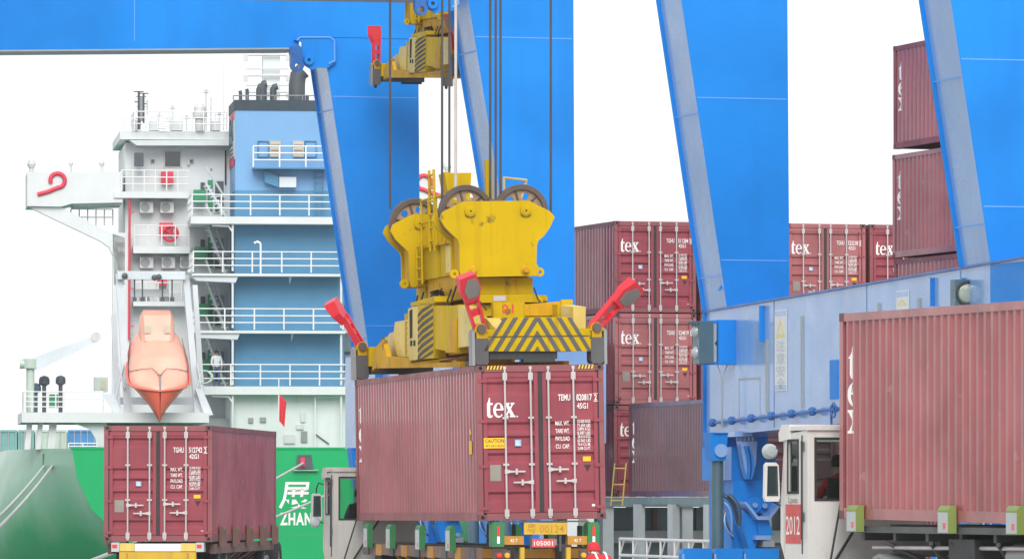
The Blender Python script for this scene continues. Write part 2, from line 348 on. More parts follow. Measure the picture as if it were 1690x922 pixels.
# ================================================================ shipping containers
W, L40 = 2.438, 12.19
PITCH, CDEP = .278, .036
def corr(y):                                 # depth of the corrugation below the outer plane, y from the start of the sheet
    t = y % PITCH
    if t < .072: return 0.0
    if t < .140: return CDEP*(t-.072)/.068
    if t < .210: return CDEP
    return CDEP*(1-(t-.210)/.068)
Y0, Y1 = .17, L40-.17
def breaks():
    out = []; y = Y0
    while y < Y1:
        for d in (0, .072, .140, .210):
            if y + d < Y1: out.append(y + d)
        y += PITCH
    return out + [Y1]
BR = breaks()
_cm = {}
def cmesh(h):
    if h in _cm: return _cm[h]
    D = {}; hw = W/2; ps = []
    def add(name, mb, mt): ps.append((name, mb.mesh(name, mt)))
    for sgn in (-1, 1):
        mb = MB(); v = []; f = []
        for y in BR:
            x = sgn*(hw - .012 - corr(y - Y0)); v += [(x, y, .155), (x, y, h-.115)]
        for i in range(len(BR)-1): f.append((2*i, 2*i+2, 2*i+3, 2*i+1) if sgn > 0 else (2*i+1, 2*i+3, 2*i+2, 2*i))
        mb.add(v, f); add('side_panel', mb, 'maroon_side')
    mb = MB()                                 # roof with shallow cross ribs
    v = []; f = []
    for i, y in enumerate(BR):
        z = h - .02 - .5*corr(y-Y0); v += [(-hw+.06, y, z), (hw-.06, y, z)]
    for i in range(len(BR)-1): f.append((2*i, 2*i+1, 2*i+3, 2*i+2))
    mb.add(v, f); add('roof_panel', mb, 'maroon_side')
    mb = MB(); mb.box(-hw+.07, hw-.07, L40-.09, L40-.03, .14, h-.1)
    for i in range(8): x = -hw + .22 + i*.26; mb.box(x, x+.1, L40-.03, L40-.005, .16, h-.12)
    add('end_panel', mb, 'maroon_side')
    mb = MB(); mb.box(-hw+.06, hw-.06, .12, L40-.12, .10, .15)
    for i in range(20): mb.box(-hw+.06, hw-.06, .3+i*.6, .36+i*.6, .03, .10)
    add('floor', mb, 'maroon_dark')
    mb = MB()
    for sx in (-1, 1):
        for y in (.004, L40-.15): mb.box(*sorted((sx*(hw-.002), sx*(hw-.10))), y, y+.146, .118, h-.118)       # corner posts
        mb.box(*sorted((sx*(hw-.004), sx*(hw-.066))), .178, L40-.178, h-.118, h-.006)                                # top rails
        mb.box(*sorted((sx*(hw-.006), sx*(hw-.07))), .178, L40-.178, .006, .158)                              # bottom rails
    for y in (.006, L40-.12):
        mb.box(-hw+.163, hw-.163, y, y+.11, h-.125, h-.004); mb.box(-hw+.163, hw-.163, y, y+.11, .008, .14)
    add('frame', mb, 'frame_maroon')
    for sx in (-1, 1):
        for y in (0, L40-.178):
            for z in (0, h-.118):
                mb = MB(); a, b = sorted((sx*hw, sx*(hw-.162)))
                cx, cz = (a+b)/2 - sx*.0, z+.059
                hole = [(cx + .036*math.cos(t*math.pi/5), cz + .036*math.sin(t*math.pi/5)) for t in range(10)]
                if y == 0:
                    mb.prism([(a,z),(b,z),(b,z+.118),(a,z+.118)], 'y', -.004, .03, [hole]); mb.box(a+.002, b-.002, .06, .178, z+.002, z+.116)
                    mb.box(a+.001, a+.03, .03, .06, z, z+.118); mb.box(b-.03, b-.001, .03, .06, z, z+.118)
                else: mb.box(a, b, y, y+.182, z, z+.118)
                add('corner_casting', mb, 'casting')
    # doors
    zb, zt = .15, h-.135; H = h
    bands = [(.893,.807),(.633,.563),(.545,.463),(.436,.366),(.186,.118)]
    def door(x0, x1):
        mb = MB()
        e = .075; mb.box(x0, x0+e, .022, .06, zb, zt); mb.box(x1-e, x1, .022, .06, zb, zt)
        mb.box(x0+e, x1-e, .022, .06, zb, zb+.09); mb.box(x0+e, x1-e, .022, .06, zt-.09, zt)
        prof = [(.040, zt-.09)]
        for a, b in bands:
            za, zc = a*H, b*H; prof += [(.040, za), (.088, za-.045), (.088, zc+.06), (.040, zc)]
        prof.append((.040, zb+.09)); v = []; f = []
        for y, z in prof: v += [(x0+e, y, z), (x1-e, y, z)]
        for i in range(len(prof)-1): f.append((2*i+2, 2*i+3, 2*i+1, 2*i))
        mb.add(v, f)
        for a, b in bands:                    # closing cheeks of each pressed band
            za, zc = a*H, b*H
            for x in (x0+e+.001, x1-e-.001): mb.add([(x,.040,za),(x,.088,za-.045),(x,.088,zc+.06),(x,.040,zc)], [(0,1,2,3)])
        add('door', mb, 'maroon')
    door(-hw+.125, -.045); door(.045, hw-.125)
    mb = MB(); mb.box(-hw+.10, hw-.10, .100, .112, .14, h-.125); mb.box(-.045, .045, .030, .064, zb, zt)
    mb.box(-hw+.10, -hw+.125, .034, .062, zb, zt); mb.box(hw-.125, hw-.10, .034, .062, zb, zt)
    mb.box(-hw+.125, hw-.125, .034, .062, zt, h-.126)
    add('gasket', mb, 'gasket')
    US = (.54, 1.03, 1.37, 1.85)
    for u in US:
        x = -hw + u; mb = MB(); mb.cyl((x, -.012, .07), (x, -.012, h-.06), .021, 8)
        for z in (.14, h-.21): mb.box(x-.042, x+.042, -.026, .024, z-.07, z+.07)
        for z in (.035, h-.085): mb.box(x-.028, x+.028, -.018, .004, z, z+.06)
        for z in (.36*h, .66*h): mb.box(x-.055, x+.055, -.022, .03, z-.02, z+.02)
        add('lock_rod', mb, 'galv')
    for k, (u, z, d) in enumerate(((.54,.315,1),(1.03,.245,-1),(1.37,.325,1),(1.85,.25,-1))):
        x = -hw + u; z *= h; mb = MB()
        mb.prism([(x+d*.02,z-.035),(x+d*.09,z-.018),(x+d*.36,z-.014),(x+d*.36,z+.014),(x+d*.09,z+.018),(x+d*.02,z+.035)][::d], 'y', -.05, -.03)
        mb.box(x+d*.19-.02, x+d*.19+.02, -.062, .03, z-.055, z+.055); mb.box(x-.03, x+.03, -.04, -.008, z-.04, z+.04)
        add('handle', mb, 'galv')
    for sx in (-1, 1):
        for z in (.08, .35, .64, .90):
            mb = MB(); a, b = sorted((sx*(hw-.03), sx*(hw-.20))); mb.box(a, b, -.008, .021, z*h-.03, z*h+.03); add('hinge', mb, 'maroon')
    _cm[h] = ps
    return ps
SHARED = {}
def weights(h):
    if ('w', h) not in SHARED:
        mb = MB(); x0 = -W/2
        rows = [('MAX. WT.', '32.500 KGS', '71.650 LBS'), ('TARE WT.', '3.890 KGS', '8.587 LBS'), ('PAYLOAD', '28.610 KGS', '63.063 LBS'), ('CU. CAP.', '76.4 CU.M.', '2.698 CU.FT.')]
        for (a, b, c), zf in zip(rows, (.607, .558, .509, .459)):
            put_text(mb, a, x0+1.50, .018, zf*h, .115, .012, width=.27)
            put_text(mb, b, x0+1.92, .018, zf*h+.045, .082, .010, width=.25); put_text(mb, c, x0+1.92, .018, zf*h-.03, .082, .010, width=.25)
        SHARED['w', h] = mb.mesh('lettering', 'letter_white')
    return SHARED['w', h]
def logo(h):
    if ('l', h) not in SHARED:
        mb = MB(); x = -W/2 + .17; k = .27
        for g, wd in (('t', .70), ('e', .96), ('x', 1.0)):
            v, f = glyph_faces(g); mb.add([(x + p[0]*k*.80, .034, .665*h + p[1]*k) for p in v], f); x += wd*k*.80
        mb.box(x+.02, x+.045, .0335, .0345, .665*h-.0, .665*h+.025)
        SHARED['l', h] = mb.mesh('logo_lettering', 'letter_white')
    return SHARED['l', h]
def side_logo(h):                             # white letters stacked down the far end of the left side, painted over the corrugation
    if ('s', h) not in SHARED:
        bm = bmesh.new(); z = .84*h
        for g, k in (('t', .33), ('e', .33), ('x', .33)):
            z -= .365 if g != 't' else .46
            v, f = glyph_faces(g); y = L40 - .34
            vv = [bm.verts.new((0, y - p[0]*k*.8, z + p[1]*k)) for p in v]
            for q in f:
                try: bm.faces.new([vv[i] for i in q])
                except ValueError: pass
            z -= .02
        for y in BR:
            if L40-.9 < y < L40-.2: bmesh.ops.bisect_plane(bm, geom=bm.verts[:]+bm.edges[:]+bm.faces[:], plane_co=(0,y,0), plane_no=(0,1,0))
        for v in bm.verts: v.co.x = -(W/2 - .012 - corr(v.co.y - Y0)) - .004
        me = bpy.data.meshes.new('side_lettering'); bm.to_mesh(me); bm.free(); me.materials.append(M['letter_white']); SHARED['s', h] = me
    return SHARED['s', h]
def small_mesh(key, fn, mt):
    if key not in SHARED:
        mb = MB(); fn(mb); SHARED[key] = mb.mesh(key[0], mt)
    return SHARED[key]
def container(fr, h, code, label, group, logo_on=True, caution=False, hazard=False, detail=2, side=True, plate=True, off=(0,0,0), skin=None, skin_parts=('side_panel', 'roof_panel', 'end_panel', 'frame', 'door')):
    t = thing('shipping_container', fr, label, 'container', group, off)
    for n, me in cmesh(h):
        if detail < 2 and n in ('hinge', 'handle', 'lock_rod'): continue
        if detail < 1 and n in ('gasket',): continue
        o_ = obj(n, me, t)
        if skin and n in skin_parts: o_.material_slots[0].link = 'OBJECT'; o_.material_slots[0].material = M[skin]
    if code:
        mb = MB(); x0 = -W/2; a, b, c, ty = code
        put_text(mb, a, x0+1.56, .018, .768*h, .165, .016, width=.235); put_text(mb, b, x0+1.91, .018, .768*h, .165, .016, width=.30)
        put_text(mb, c, x0+2.255, .018, .768*h, .15, .016, width=.05)
        mb.box(x0+2.235, x0+2.325, .0175, .0185, .764*h-.014, .764*h-.004); mb.box(x0+2.235, x0+2.325, .0175, .0185, .764*h+.128, .764*h+.138)
        put_text(mb, ty, x0+1.92, .018, .715*h, .145, .014, width=.21)
        mb.build('serial_lettering', 'letter_white', t)
        obj('weight_lettering', weights(h), t)['kind'] = 'stuff'
        obj('sticker', small_mesh(('sticker', h, 'gl'), lambda m: m.box(x0+.72, x0+.84, .020, .026, .478*h, .52*h), 'sticker_blue'), t)
        def gl(m): put_text(m, 'GL', x0+.735, .0185, .485*h, .11, .012, width=.09)
        obj('sticker_lettering', small_mesh(('sticker_lettering', h), gl, 'letter_white'), t)
        obj('sticker', small_mesh(('sticker', h, 'y'), lambda m: m.box(x0+2.02, x0+2.17, .030, .036, .374*h, .405*h), 'sticker_yellow'), t)
        def tri(m): m.prism([(x0+2.04,.352*h),(x0+2.17,.352*h),(x0+2.105,.308*h)], 'y', .030, .036)
        obj('sticker', small_mesh(('sticker', h, 't'), tri, 'sticker_black'), t)
        obj('sticker', small_mesh(('sticker', h, 'w'), lambda m: m.box(x0+2.18, x0+2.27, .032, .038, .082*h, .098*h), 'letter_white'), t)
    if logo_on: obj('logo_lettering', logo(h), t)
    if side: obj('side_lettering', side_logo(h), t)
    if plate: obj('data_plate', small_mesh(('data_plate', h), lambda m: m.box(-W/2+.24, -W/2+.45, .028, .037, .255*h, .36*h), 'sticker_grey'), t)
    if caution:
        mb = MB(); mb.box(-W/2+.125, -W/2+.535, .010, .016, 1.35, 1.545); s = mb.build('warning_sticker', 'sticker_yellow', t, 'yellow CAUTION sticker')
        mb = MB(); put_text(mb, 'CAUTION', -W/2+.15, .0085, 1.455, .098, .012, width=.36); put_text(mb, '9FT 6IN HIGH', -W/2+.16, .0085, 1.375, .06, .006, width=.34)
        mb.build('sticker_lettering', 'sticker_black', s)
        mb = MB(); mb.box(-W/2+.002, -W/2-.004, .52, .74, 1.25, 1.5); mb.prism([(.56,1.62),(.70,1.62),(.63,1.72)], 'x', -W/2-.004, -W/2+.002); mb.build('warning_sticker', 'sticker_yellow', t)
    if hazard:
        for x0, x1 in ((-W/2+.19, -W/2+.50), (W/2-.50, W/2-.19)):
            mb = MB(); mb.box(x0, x1, -.001, .004, h-.085, h-.01); p = mb.build('hazard_strip', 'hazard_black', t)
            mb = MB()
            for i in range(5):
                a = x0 + .01 + i*.062; mb.prism([(a,h-.084),(a+.03,h-.084),(a+.052,h-.011),(a+.022,h-.011)], 'y', -.004, -.0005)
            mb.build('hazard_stripe', 'sticker_yellow', p)
    return t

FC = Frame((0.57, 110.935, 1.677), 12.216, -.175, -.964)        # hoisted container
FL = Frame((-7.895, 132.5, 1.108), -4.44)                        # container on the left truck
FRT = Frame((9.102, 72.462, 1.718), 15.76, .365)                 # container on the right truck
HC, ST = 2.896, 2.591
container(FC, HC, ('TEMU', '820817', '2', '45G1'), 'maroon container marked TEMU 820817 hanging under the yellow spreader', 'maroon freight containers', True, True, True)
container(FL, ST, ('TGHU', '512742', '2', '42G1'), 'maroon container marked TGHU 512742 on the trailer in front of the green hull', 'maroon freight containers', False, skin='maroon_worn', skin_parts=('side_panel', 'roof_panel'))
container(FRT, HC, ('TEMU', '820654', '1', '45G1'), 'maroon container nearest the camera on the truck with the white 2012 cab', 'maroon freight containers', True, skin='maroon_worn')

# stack on the steel platform behind the blue crane legs
YS = 16.5
fs0 = Frame((0, 167.5, 0), YS)
X0 = fs0.P(1014, 364, 0)[0] + W/2
FS = Frame(fs0.w((X0, 0, 0)), YS)
zt = FS.P(1014, 364.3, 0)[1]
TP = 2.615
codes = {(0,0): ('TGHU','511284','0','42G1'), (0,1): ('TGHU','524819','0','42G1'), (2,0): ('TGHU','523218','0','42G1')}
SL = {(0,0): 'topmost maroon container of the stack beside the middle crane leg, marked TGHU 511284', (0,1): 'maroon container second from the top beside the middle crane leg, marked TGHU 524819',
      (0,2): 'lowest maroon container of the stack, partly behind the raised dark maroon container', (1,0): 'maroon top container almost wholly hidden behind the blue crane leg',
      (2,0): 'topmost maroon container right of the inner crane leg, marked TGHU 523218', (3,0): 'maroon top container cut off by the tall side stack, only half its white letters show',
      (1,1): 'maroon container behind the blue lamp box, one below the top of its row', (1,2): 'maroon container at the bottom behind the end of the pale blue sill beam', (2,1): 'maroon container behind the pale blue sill beam, under the one marked TGHU 523218',
      (2,2): 'lowest maroon container behind the pale blue sill beam in the third column', (3,1): 'maroon container behind the sill beam in the last column, middle tier', (3,2): 'lowest maroon container behind the sill beam in the last column'}
PZ = zt - ST - 2*TP
for c in range(4):
    for r in range(3):
        vis = (c, r) in ((0,0),(0,1),(0,2),(2,0),(3,0),(1,0),(1,1))
        cc = codes.get((c, r), ('TGHU', '%06d' % random.randint(510000, 530000), '5', '42G1') if vis else None)
        container(FS, ST, cc, SL[c, r], 'maroon freight containers', True, detail=2 if vis else 0, side=False, plate=(r == 1 or c > 0), off=(c*2.565 + (.02 if r == 1 else 0), .03*r, zt - ST - r*TP), skin='maroon_worn' if (c, r) in ((0,1),(2,0)) else None)
# dark container raised on the platform in front
FD0 = Frame((0, 164.6, 0), 13.5)
FD1 = Frame(FD0.w((FD0.P(1037.5, 676, 0)[0] + W/2, -L40, 0)), 13.5)
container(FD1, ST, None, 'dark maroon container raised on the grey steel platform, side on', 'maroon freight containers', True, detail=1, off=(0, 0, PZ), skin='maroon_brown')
# tall stack at the right, its long sides towards the camera
FT0 = Frame((0, 146.5, 0), 17.0)
FT = Frame(FT0.w((FT0.P(1474, 77, 0)[0] + W/2, -L40, 0)), 17.0)
zt2 = FT0.P(1474, 77, 0)[1]
zz = zt2 - ST
for i, (gap, lb) in enumerate(((.15, 'topmost maroon container of the tall stack beside the right crane leg'), (.05, 'second maroon container from the top of the tall stack by the right crane leg'),
        (.05, 'third maroon container of the tall stack, just its top rim above the sill beam'), (.03, 'fourth maroon container of the tall stack hidden behind the sill beam'), (0, 'bottom maroon container of the tall stack hidden behind the sill beam'))):
    container(FT, ST, None, lb, 'maroon freight containers', True, detail=2 if i < 2 else 0, side=i < 3, off=(0 if i != 1 else -.03, 0, max(0, zz)), skin='maroon_worn' if i == 1 else None)
    zz -= ST + gap

# grey steel platform carrying the stacks
pt = thing('container_platform', FS, 'grey steel platform with posts and white railing under the containers', 'platform', off=(0, 0, 0))
def plat(name, mb, mt): return mb.build(name, mt, pt)
def inFS(fr, p): return Vector(FS.M.transposed() @ (fr.w(p) - FS.o))
mb = MB(); mb.box(-1.6, 10.6, -.4, L40+.4, PZ-.28, PZ-.004); plat('deck', mb, 'platform_grey')
a = inFS(FD1, (-1.25, -.2, 0)); b = inFS(FD1, (1.25, -.2, 0)); c = inFS(FD1, (1.25, L40-1.2, 0)); d = inFS(FD1, (-1.25, L40-1.2, 0))
mb = MB(); mb.prism([(p.x, p.y) for p in (a, b, c, d)], 'z', PZ-.2, PZ-.006); plat('deck', mb, 'platform_grey')
for i in range(4):
    for j in (0, 1):
        mb = MB(); p = d.lerp(a, i/3*.98 + .005) if j == 0 else c.lerp(b, i/3*.98 + .005)
        mb.box(p.x-.10, p.x+.10, p.y-.9*0-.22, p.y+.22, 0, PZ-.2); mb.box(p.x-.2, p.x+.2, p.y-.3, p.y+.3, 0, .05); plat('post', mb, 'platform_light' if j == 0 else 'platform_grey')
for i in range(6):
    mb = MB(); x = -1.5 + i*2.36; mb.box(x-.16, x+.16, -.3, .25, 0, PZ-.28); plat('post', mb, 'platform_light' if i in (0, 1) else 'platform_grey')
    mb = MB(); mb.box(x-.16, x+.16, L40-.3, L40+.25, 0, PZ-.28); plat('post', mb, 'platform_grey')
mb = MB(); mb.box(-1.3, 10.4, 1.6, 1.7, .0, PZ-.3); plat('back_wall', mb, 'platform_grey')
mb = MB(); mb.box(-1.3, 10.4, 1.2, 1.58, .8, 1.15); plat('cross_beam', mb, 'platform_light')
for i in range(5):
    mb = MB(); x = -.9 + i*1.3; mb.box(x, x+.12, 1.45, 1.59, 1.16, PZ-.3); plat('bracket', mb, 'trailer_brown' if i % 2 else 'platform_grey')
mb = MB()
ra = inFS(FD1, (-1.6, 0, 0)); rb = inFS(FD1, (-1.6, L40-.5, 0))
for z in (.95, .5): mb.cyl((rb.x, rb.y, z), (ra.x, ra.y, z), .045, 8)
for i in range(9):
    p = rb.lerp(ra, i/8); mb.cyl((p.x, p.y, 0), (p.x, p.y, .95), .035, 8)
    if i < 8: q = rb.lerp(ra, (i+.35)/8); mb.cyl((p.x, p.y, .5), (q.x, q.y, .95), .025, 6)
plat('railing', mb, 'rail_white')
# short yellow ladder leaning on the lowest tier and a lashing rod
mb = MB(); px_, pz_ = FS.P(1008, 850, -.5); 
for dx in (0, .34): mb.cyl((px_+dx*1.0, -.5, PZ-.25), (px_+.14+dx, -.42, PZ+.95), .022, 6)
for i in range(3): t_ = .12 + i*.38; mb.cyl((px_+.14*t_, -.5+.08*t_, PZ-.25+1.2*t_), (px_+.34+.14*t_, -.5+.08*t_, PZ-.25+1.2*t_), .02, 6)
tag(mb.build('ladder', 'spreader_cream'), 'small pale yellow ladder leaning on the lowest container of the stack', 'ladder')
lo = bpy.data.objects['ladder']; lo.location = FS.o; lo.rotation_euler = FS.e
# ================================================================ gantry cranes
FA = Frame((4.946, 151.0, 0), 16.2)
FB = Frame((-4.80, 185.0, 0), 15.9)
LD = 1.73; ZTOP = 19.2
def lin(p, q, z): t = (z - p[1]) / (q[1] - p[1]); return p[0] + (q[0] - p[0]) * t
def make_leg(cr, yn, left, right, zb_of, seams):
    """yn: local y of the face turned to the camera; left, right: two points (x, z) on each edge; zb_of: beam top height at y"""
    z0n, z0f = zb_of(yn), zb_of(yn + LD); zb_ = min(z0n, z0f) - .02
    xl = lambda z: lin(*left, z); xr = lambda z: lin(*right, z)
    poly = [(xl(zb_), zb_), (xr(zb_), zb_), (xr(ZTOP), ZTOP), (xl(ZTOP), ZTOP)]
    mb = MB(); mb.prism(poly, 'y', yn, yn + LD); leg = mb.build('leg', 'crane_blue', cr)
    e = .012
    mb = MB(); mb.prism([(xl(zb_)-e, zb_), (xl(zb_)-.001, zb_), (xl(ZTOP)-.001, ZTOP), (xl(ZTOP)-e, ZTOP)], 'y', yn + .02, yn + LD - .05); mb.build('side_plate', 'crane_pale_sheen', leg)  # thin sheet on the leg's left face, carries the painted sky sheen
    mb = MB(); mb.prism([(xl(zb_)-.11, zb_), (xl(zb_)-.0005, zb_), (xl(ZTOP)-.0005, ZTOP), (xl(ZTOP)-.11, ZTOP)], 'y', yn + LD - .045, yn + LD + .01); mb.build('flange', 'crane_blue', leg)
    for z in seams:
        mb = MB(); mb.box(xl(z)+.02, xr(z)-.05, yn - .008, yn, z, z + .028); mb.build('weld_seam', 'seam', leg)
        mb = MB(); mb.box(xl(z)-e-.006, xl(z)-e, yn + .03, yn + LD - .06, z-.4, z-.375); mb.build('weld_seam', 'seam', leg)
    return leg

ca = thing('gantry_crane', FA, 'blue gantry crane with pale sill beam and two legs behind the white-cabbed truck', 'crane', 'blue gantry cranes')
ta, tb = FA.Q(1166, 512), FA.Q(1636, 432)
ba, bb = FA.Q(1170, 717), FA.Q(1290, 703)
topA = lambda y: ta[1] + (tb[1]-ta[1])*(y-ta[0])/(tb[0]-ta[0])
botA = lambda y: ba[1] + (topA(y)-ta[1])*.9
YN = -26.0; BW = 1.6
mb = MB(); mb.prism([(0, botA(0)), (YN, botA(YN)), (YN, topA(YN)-.05), (0, topA(0)-.05)], 'x', 0, BW); sill = mb.build('sill_beam', 'crane_pale_sheen', ca)
mb = MB(); mb.prism([(.05, topA(0)-.048), (YN-.05, topA(YN)-.048), (YN-.05, topA(YN)), (.05, topA(0))], 'x', -.06, BW+.06); mb.build('top_flange', 'crane_blue_dark', sill)
mb = MB(); mb.prism([(.0, botA(0)-.05), (YN, botA(YN)-.05), (YN, botA(YN)-.002), (.0, botA(0)-.002)], 'x', -.05, BW+.05); mb.build('bottom_flange', 'crane_pale_sheen', sill)
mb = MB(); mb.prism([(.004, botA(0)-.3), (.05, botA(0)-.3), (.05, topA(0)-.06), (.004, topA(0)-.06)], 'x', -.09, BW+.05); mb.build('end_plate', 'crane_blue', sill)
yn1 = -LD
pl = [FA.P(1200, 505, yn1), FA.P(1125, 0, yn1)]; pr = [FA.P(1303, 480, yn1), FA.P(1299.5, 0, yn1)]
make_leg(ca, yn1, pl, pr, topA, [FA.P(1200, 430, yn1)[1], FA.P(1200, 163, yn1)[1]])
y2 = FA.Q(1635, 432)[0]
p2l = [FA.P(1635, 431, y2), FA.P(1569.8, 0, y2)]; wz = pr[0][0]
make_leg(ca, y2, p2l, [(wz+.15, 6.9), (wz+.1, 18)], topA, [FA.P(1660, 342, y2)[1], FA.P(1660, 100, y2)[1]])
mb = MB(); z_ = topA(y2)+.0; mb.box(p2l[0][0]-.02, wz+.3, y2-.05, y2-.006, z_-.0, z_+.09); mb.build('foot_flange', 'crane_blue', ca)
mb = MB(); mb.prism([(-.02, botA(y2)), (wz+.25, botA(y2)), (wz+.25, z_-.06), (-.02, z_-.06)], 'y', y2-3.3, y2-.02); mb.build('leg_foot', 'crane_blue', ca)
# seams, ducts, fins, access door on the sill beam
def strip(px0, py0, px1, py1, name, mt, x=-.008, t=.008, par=None):
    a, b = FA.Q(px0, py0), FA.Q(px1, py1); mb = MB()
    mb.box(x - t, x, min(a[0], b[0]), max(a[0], b[0]), min(a[1], b[1]), max(a[1], b[1])); return mb.build(name, mt, par or sill)
for x, a, b in ((1277, 497, 705), (1430, 470, 560), (1585, 447, 500)): strip(x, a, x+1.2, b, 'weld_seam', 'crane_blue_dark', 0, .006)
for x, a, b in ((1265, 560, 680), (1323, 521, 672), (1450, 500, 530), (1516, 492, 512)): strip(x, a, x+3.5, b, 'cable_duct', 'crane_grey', 0, .03)
for x, a, b in ((1219.5, 628, 690), (1254, 625, 688)): strip(x, a, x+1, b, 'access_door_edge', 'crane_grey', 0, .006)
strip(1219.5, 624, 1255, 625.2, 'access_door_edge', 'crane_grey', 0, .006)
strip(1371, 594, 1384, 658, 'access_hatch', 'crane_blue', 0, .03)
for px0, px1, py0, py1 in ((1253.5, 1262, 504, 562), (1536, 1542.5, 458, 503)):
    yy = FA.Q(px1, py0)[0]; z0, z1 = FA.P(px0, py1, yy)[1], FA.P(px0, py0, yy)[1]; xo = FA.P(px0, py0, yy)[0]
    mb = MB(); mb.box(xo, -.002, yy, yy+.05, z0, z1); mb.box(xo-.03, -.003, yy-.02, yy-.001, z0-.03, z0+.0); mb.build('stiffener_fin', 'crane_blue', sill)
for pts, txt in ((((1279.5, 512), (1299.5, 644)), '注意安全'), (((1480, 480), (1501, 520)), '注意')):
    a, b = FA.Q(*pts[0]), FA.Q(*pts[1]); mb = MB(); y0_, y1_ = sorted((a[0], b[0])); z0, z1 = sorted((a[1], b[1]))
    mb.box(-.022, -.004, y0_, y1_, z0, z1); sg = mb.build('warning_sign', 'sign_white', sill)
    mb = MB(); mb.box(-.026, -.0225, y0_+.03, y1_-.03, z1-.14, z1-.03); mb.box(-.026, -.0225, y0_+.03, y1_-.03, z0+.03, z0+.14); mb.build('sign_band', 'crane_pale_sheen', sg)
    mb = MB(); yc = (y0_+y1_)/2; h_ = (z1-z0)*.24; hw_ = (y1_-y0_)*.40; zt_ = z1-.2
    mb.prism([(yc-hw_, zt_-h_), (yc+hw_, zt_-h_), (yc, zt_)], 'x', -.026, -.0225, [[(yc-hw_*.55, zt_-h_*.84), (yc+hw_*.55, zt_-h_*.84), (yc, zt_-h_*.30)]]); mb.build('warning_triangle', 'sign_yellow', sg)
    mb = MB(); sz = .30; zt_ -= h_ + .06
    for i, ch in enumerate(txt):
        if zt_ - (i+1)*sz < z0: break
        put_text(mb, ch, -.026, yc+hw_*.9, zt_-(i+1)*sz*1.02+.05, sz*.95, .01, width=hw_*1.8, side='x')
    mb.build('sign_lettering', 'sign_text', sg)
# pipe with flanges along the lower edge
a, b = FA.Q(1172, 697.7, -.16), FA.Q(1380, 674, -.16)
mb = MB(); mb.cyl((-.16, a[0], a[1]), (-.16, b[0]-6, b[1]+(b[1]-a[1])/(b[0]-a[0])*(-6)), .035, 8); pp = mb.build('pipe', 'crane_blue_dark', ca)
for i in range(11):
    t_ = .02 + i*.16; y_ = a[0]+(b[0]-a[0])*t_; z_ = a[1]+(b[1]-a[1])*t_
    mb = MB(); mb.lathe([(0,-.16),(.06,-.16),(.11,-.04),(.11,.04),(.06,.16),(0,.16)], (-.16, y_, z_), 'y', 10); mb.box(-.15, -.005, y_-.03, y_+.03, z_-.02, z_+.02); mb.build('pipe_clamp', 'crane_blue_dark', pp)
a_ = FA.Q(1372, 680, -.16)
mb = MB(); mb.cyl((-.16, a_[0], a_[1]), (-.16, a_[0], a_[1]-.7), .03, 8); mb.lathe([(.17,-.02),(.20,0),(.17,.02),(.15,0),(.17,-.02)], (-.24, a_[0]-.4, a_[1]+.05), 'x', 14)
for k in range(3): mb.cyl((-.24, a_[0]-.4, a_[1]+.05), (-.24, a_[0]-.4+.18*math.cos(k*2.1), a_[1]+.05+.18*math.sin(k*2.1)), .02, 6)
mb.build('valve', 'crane_blue_dark', ca)
# twin lamp on a blue bracket at the far end: a square housing with two round lenses turned left
y3 = -2.4
def lampbox(y3, b0, b1, par, side):
    (x0, z1), (x1, z0) = FA.P(*b0, y3), FA.P(*b1, y3); hgt = z1 - z0
    lp = None
    if side:
        mb = MB(); mb.box(x0+.62, x1, y3, y3+.7, z0, z1); mb.box(x0+.28, x0+.62, y3+.12, y3+.7, z1-.1, z1-.02); mb.box(x0+.28, x0+.62, y3+.12, y3+.7, z0, z0+.06); lp = mb.build('lamp_bracket', 'crane_blue', par)
        mb = MB(); mb.box(x0+.12, x0+.50, y3+.04, y3+.56, z0+.02, z1-.04); mb.prism([(x0+.10, z1-.06), (x0-.04, z1-.02), (x0-.04, z1-.06), (x0+.10, z1-.14)], 'y', y3+.06, y3+.54); mb.build('lamp_housing', 'teal_steel', lp)
        mb = MB(); mb.prism([(x0+.50, z0+.06), (x0+.60, z0+.06), (x0+.60, z0+.45), (x0+.55, z0+.52), (x0+.60, z0+.6), (x0+.60, z1-.1), (x0+.50, z1-.1)], 'y', y3+.10, y3+.5); mb.build('lamp_mount', 'lens_white', lp)
        for zc in (z0+.26*hgt, z0+.74*hgt):
            mb = MB(); mb.lathe([(.0,-.12),(.08,-.10),(.145,-.05),(.165,0),(.165,.04)], (x0+.12, y3+.30, zc), 'x', 16); mb.build('lamp_lens', 'lens_white', lp)
    else:
        mb = MB(); mb.box(x0, x1, y3, y3+.3, z0, z1); lp = mb.build('lamp_housing', 'teal_steel', par)
        xc = (x0+x1)/2; r = (x1-x0)*.37
        for zc in (z1-(x1-x0)*.52, z1-(x1-x0)*1.45):
            mb = MB(); mb.lathe([(r+.06,-.002),(r+.06,-.05),(r+.02,-.05),(r,-.01)], (xc, y3, zc), 'y', 24); mb.build('lens_ring', 'black_steel', lp)
            mb = MB(); mb.lathe([(0,-.045),(r*.5,-.04),(r*.85,-.025),(r,-.004)], (xc, y3, zc), 'y', 24); mb.build('lamp_lens', 'lens', lp)
        mb = MB(); mb.box(x1+.06, x1+.20, y3+.05, y3+.25, z0, z1-.08); mb.box(x1+.205, x1+.55, y3+.02, y3+.4, z0, z1+.02); mb.box(x1-.3, x1+.2, y3+.26, y3+.4, z1-.02, z1+.05); mb.build('lamp_bracket', 'crane_blue', lp)
    return lp
lampbox(y3, (1147, 527), (1222, 601), ca, True)
lampbox(FA.Q(1600, 480)[0], (1576, 461), (1617, 540), ca, False)
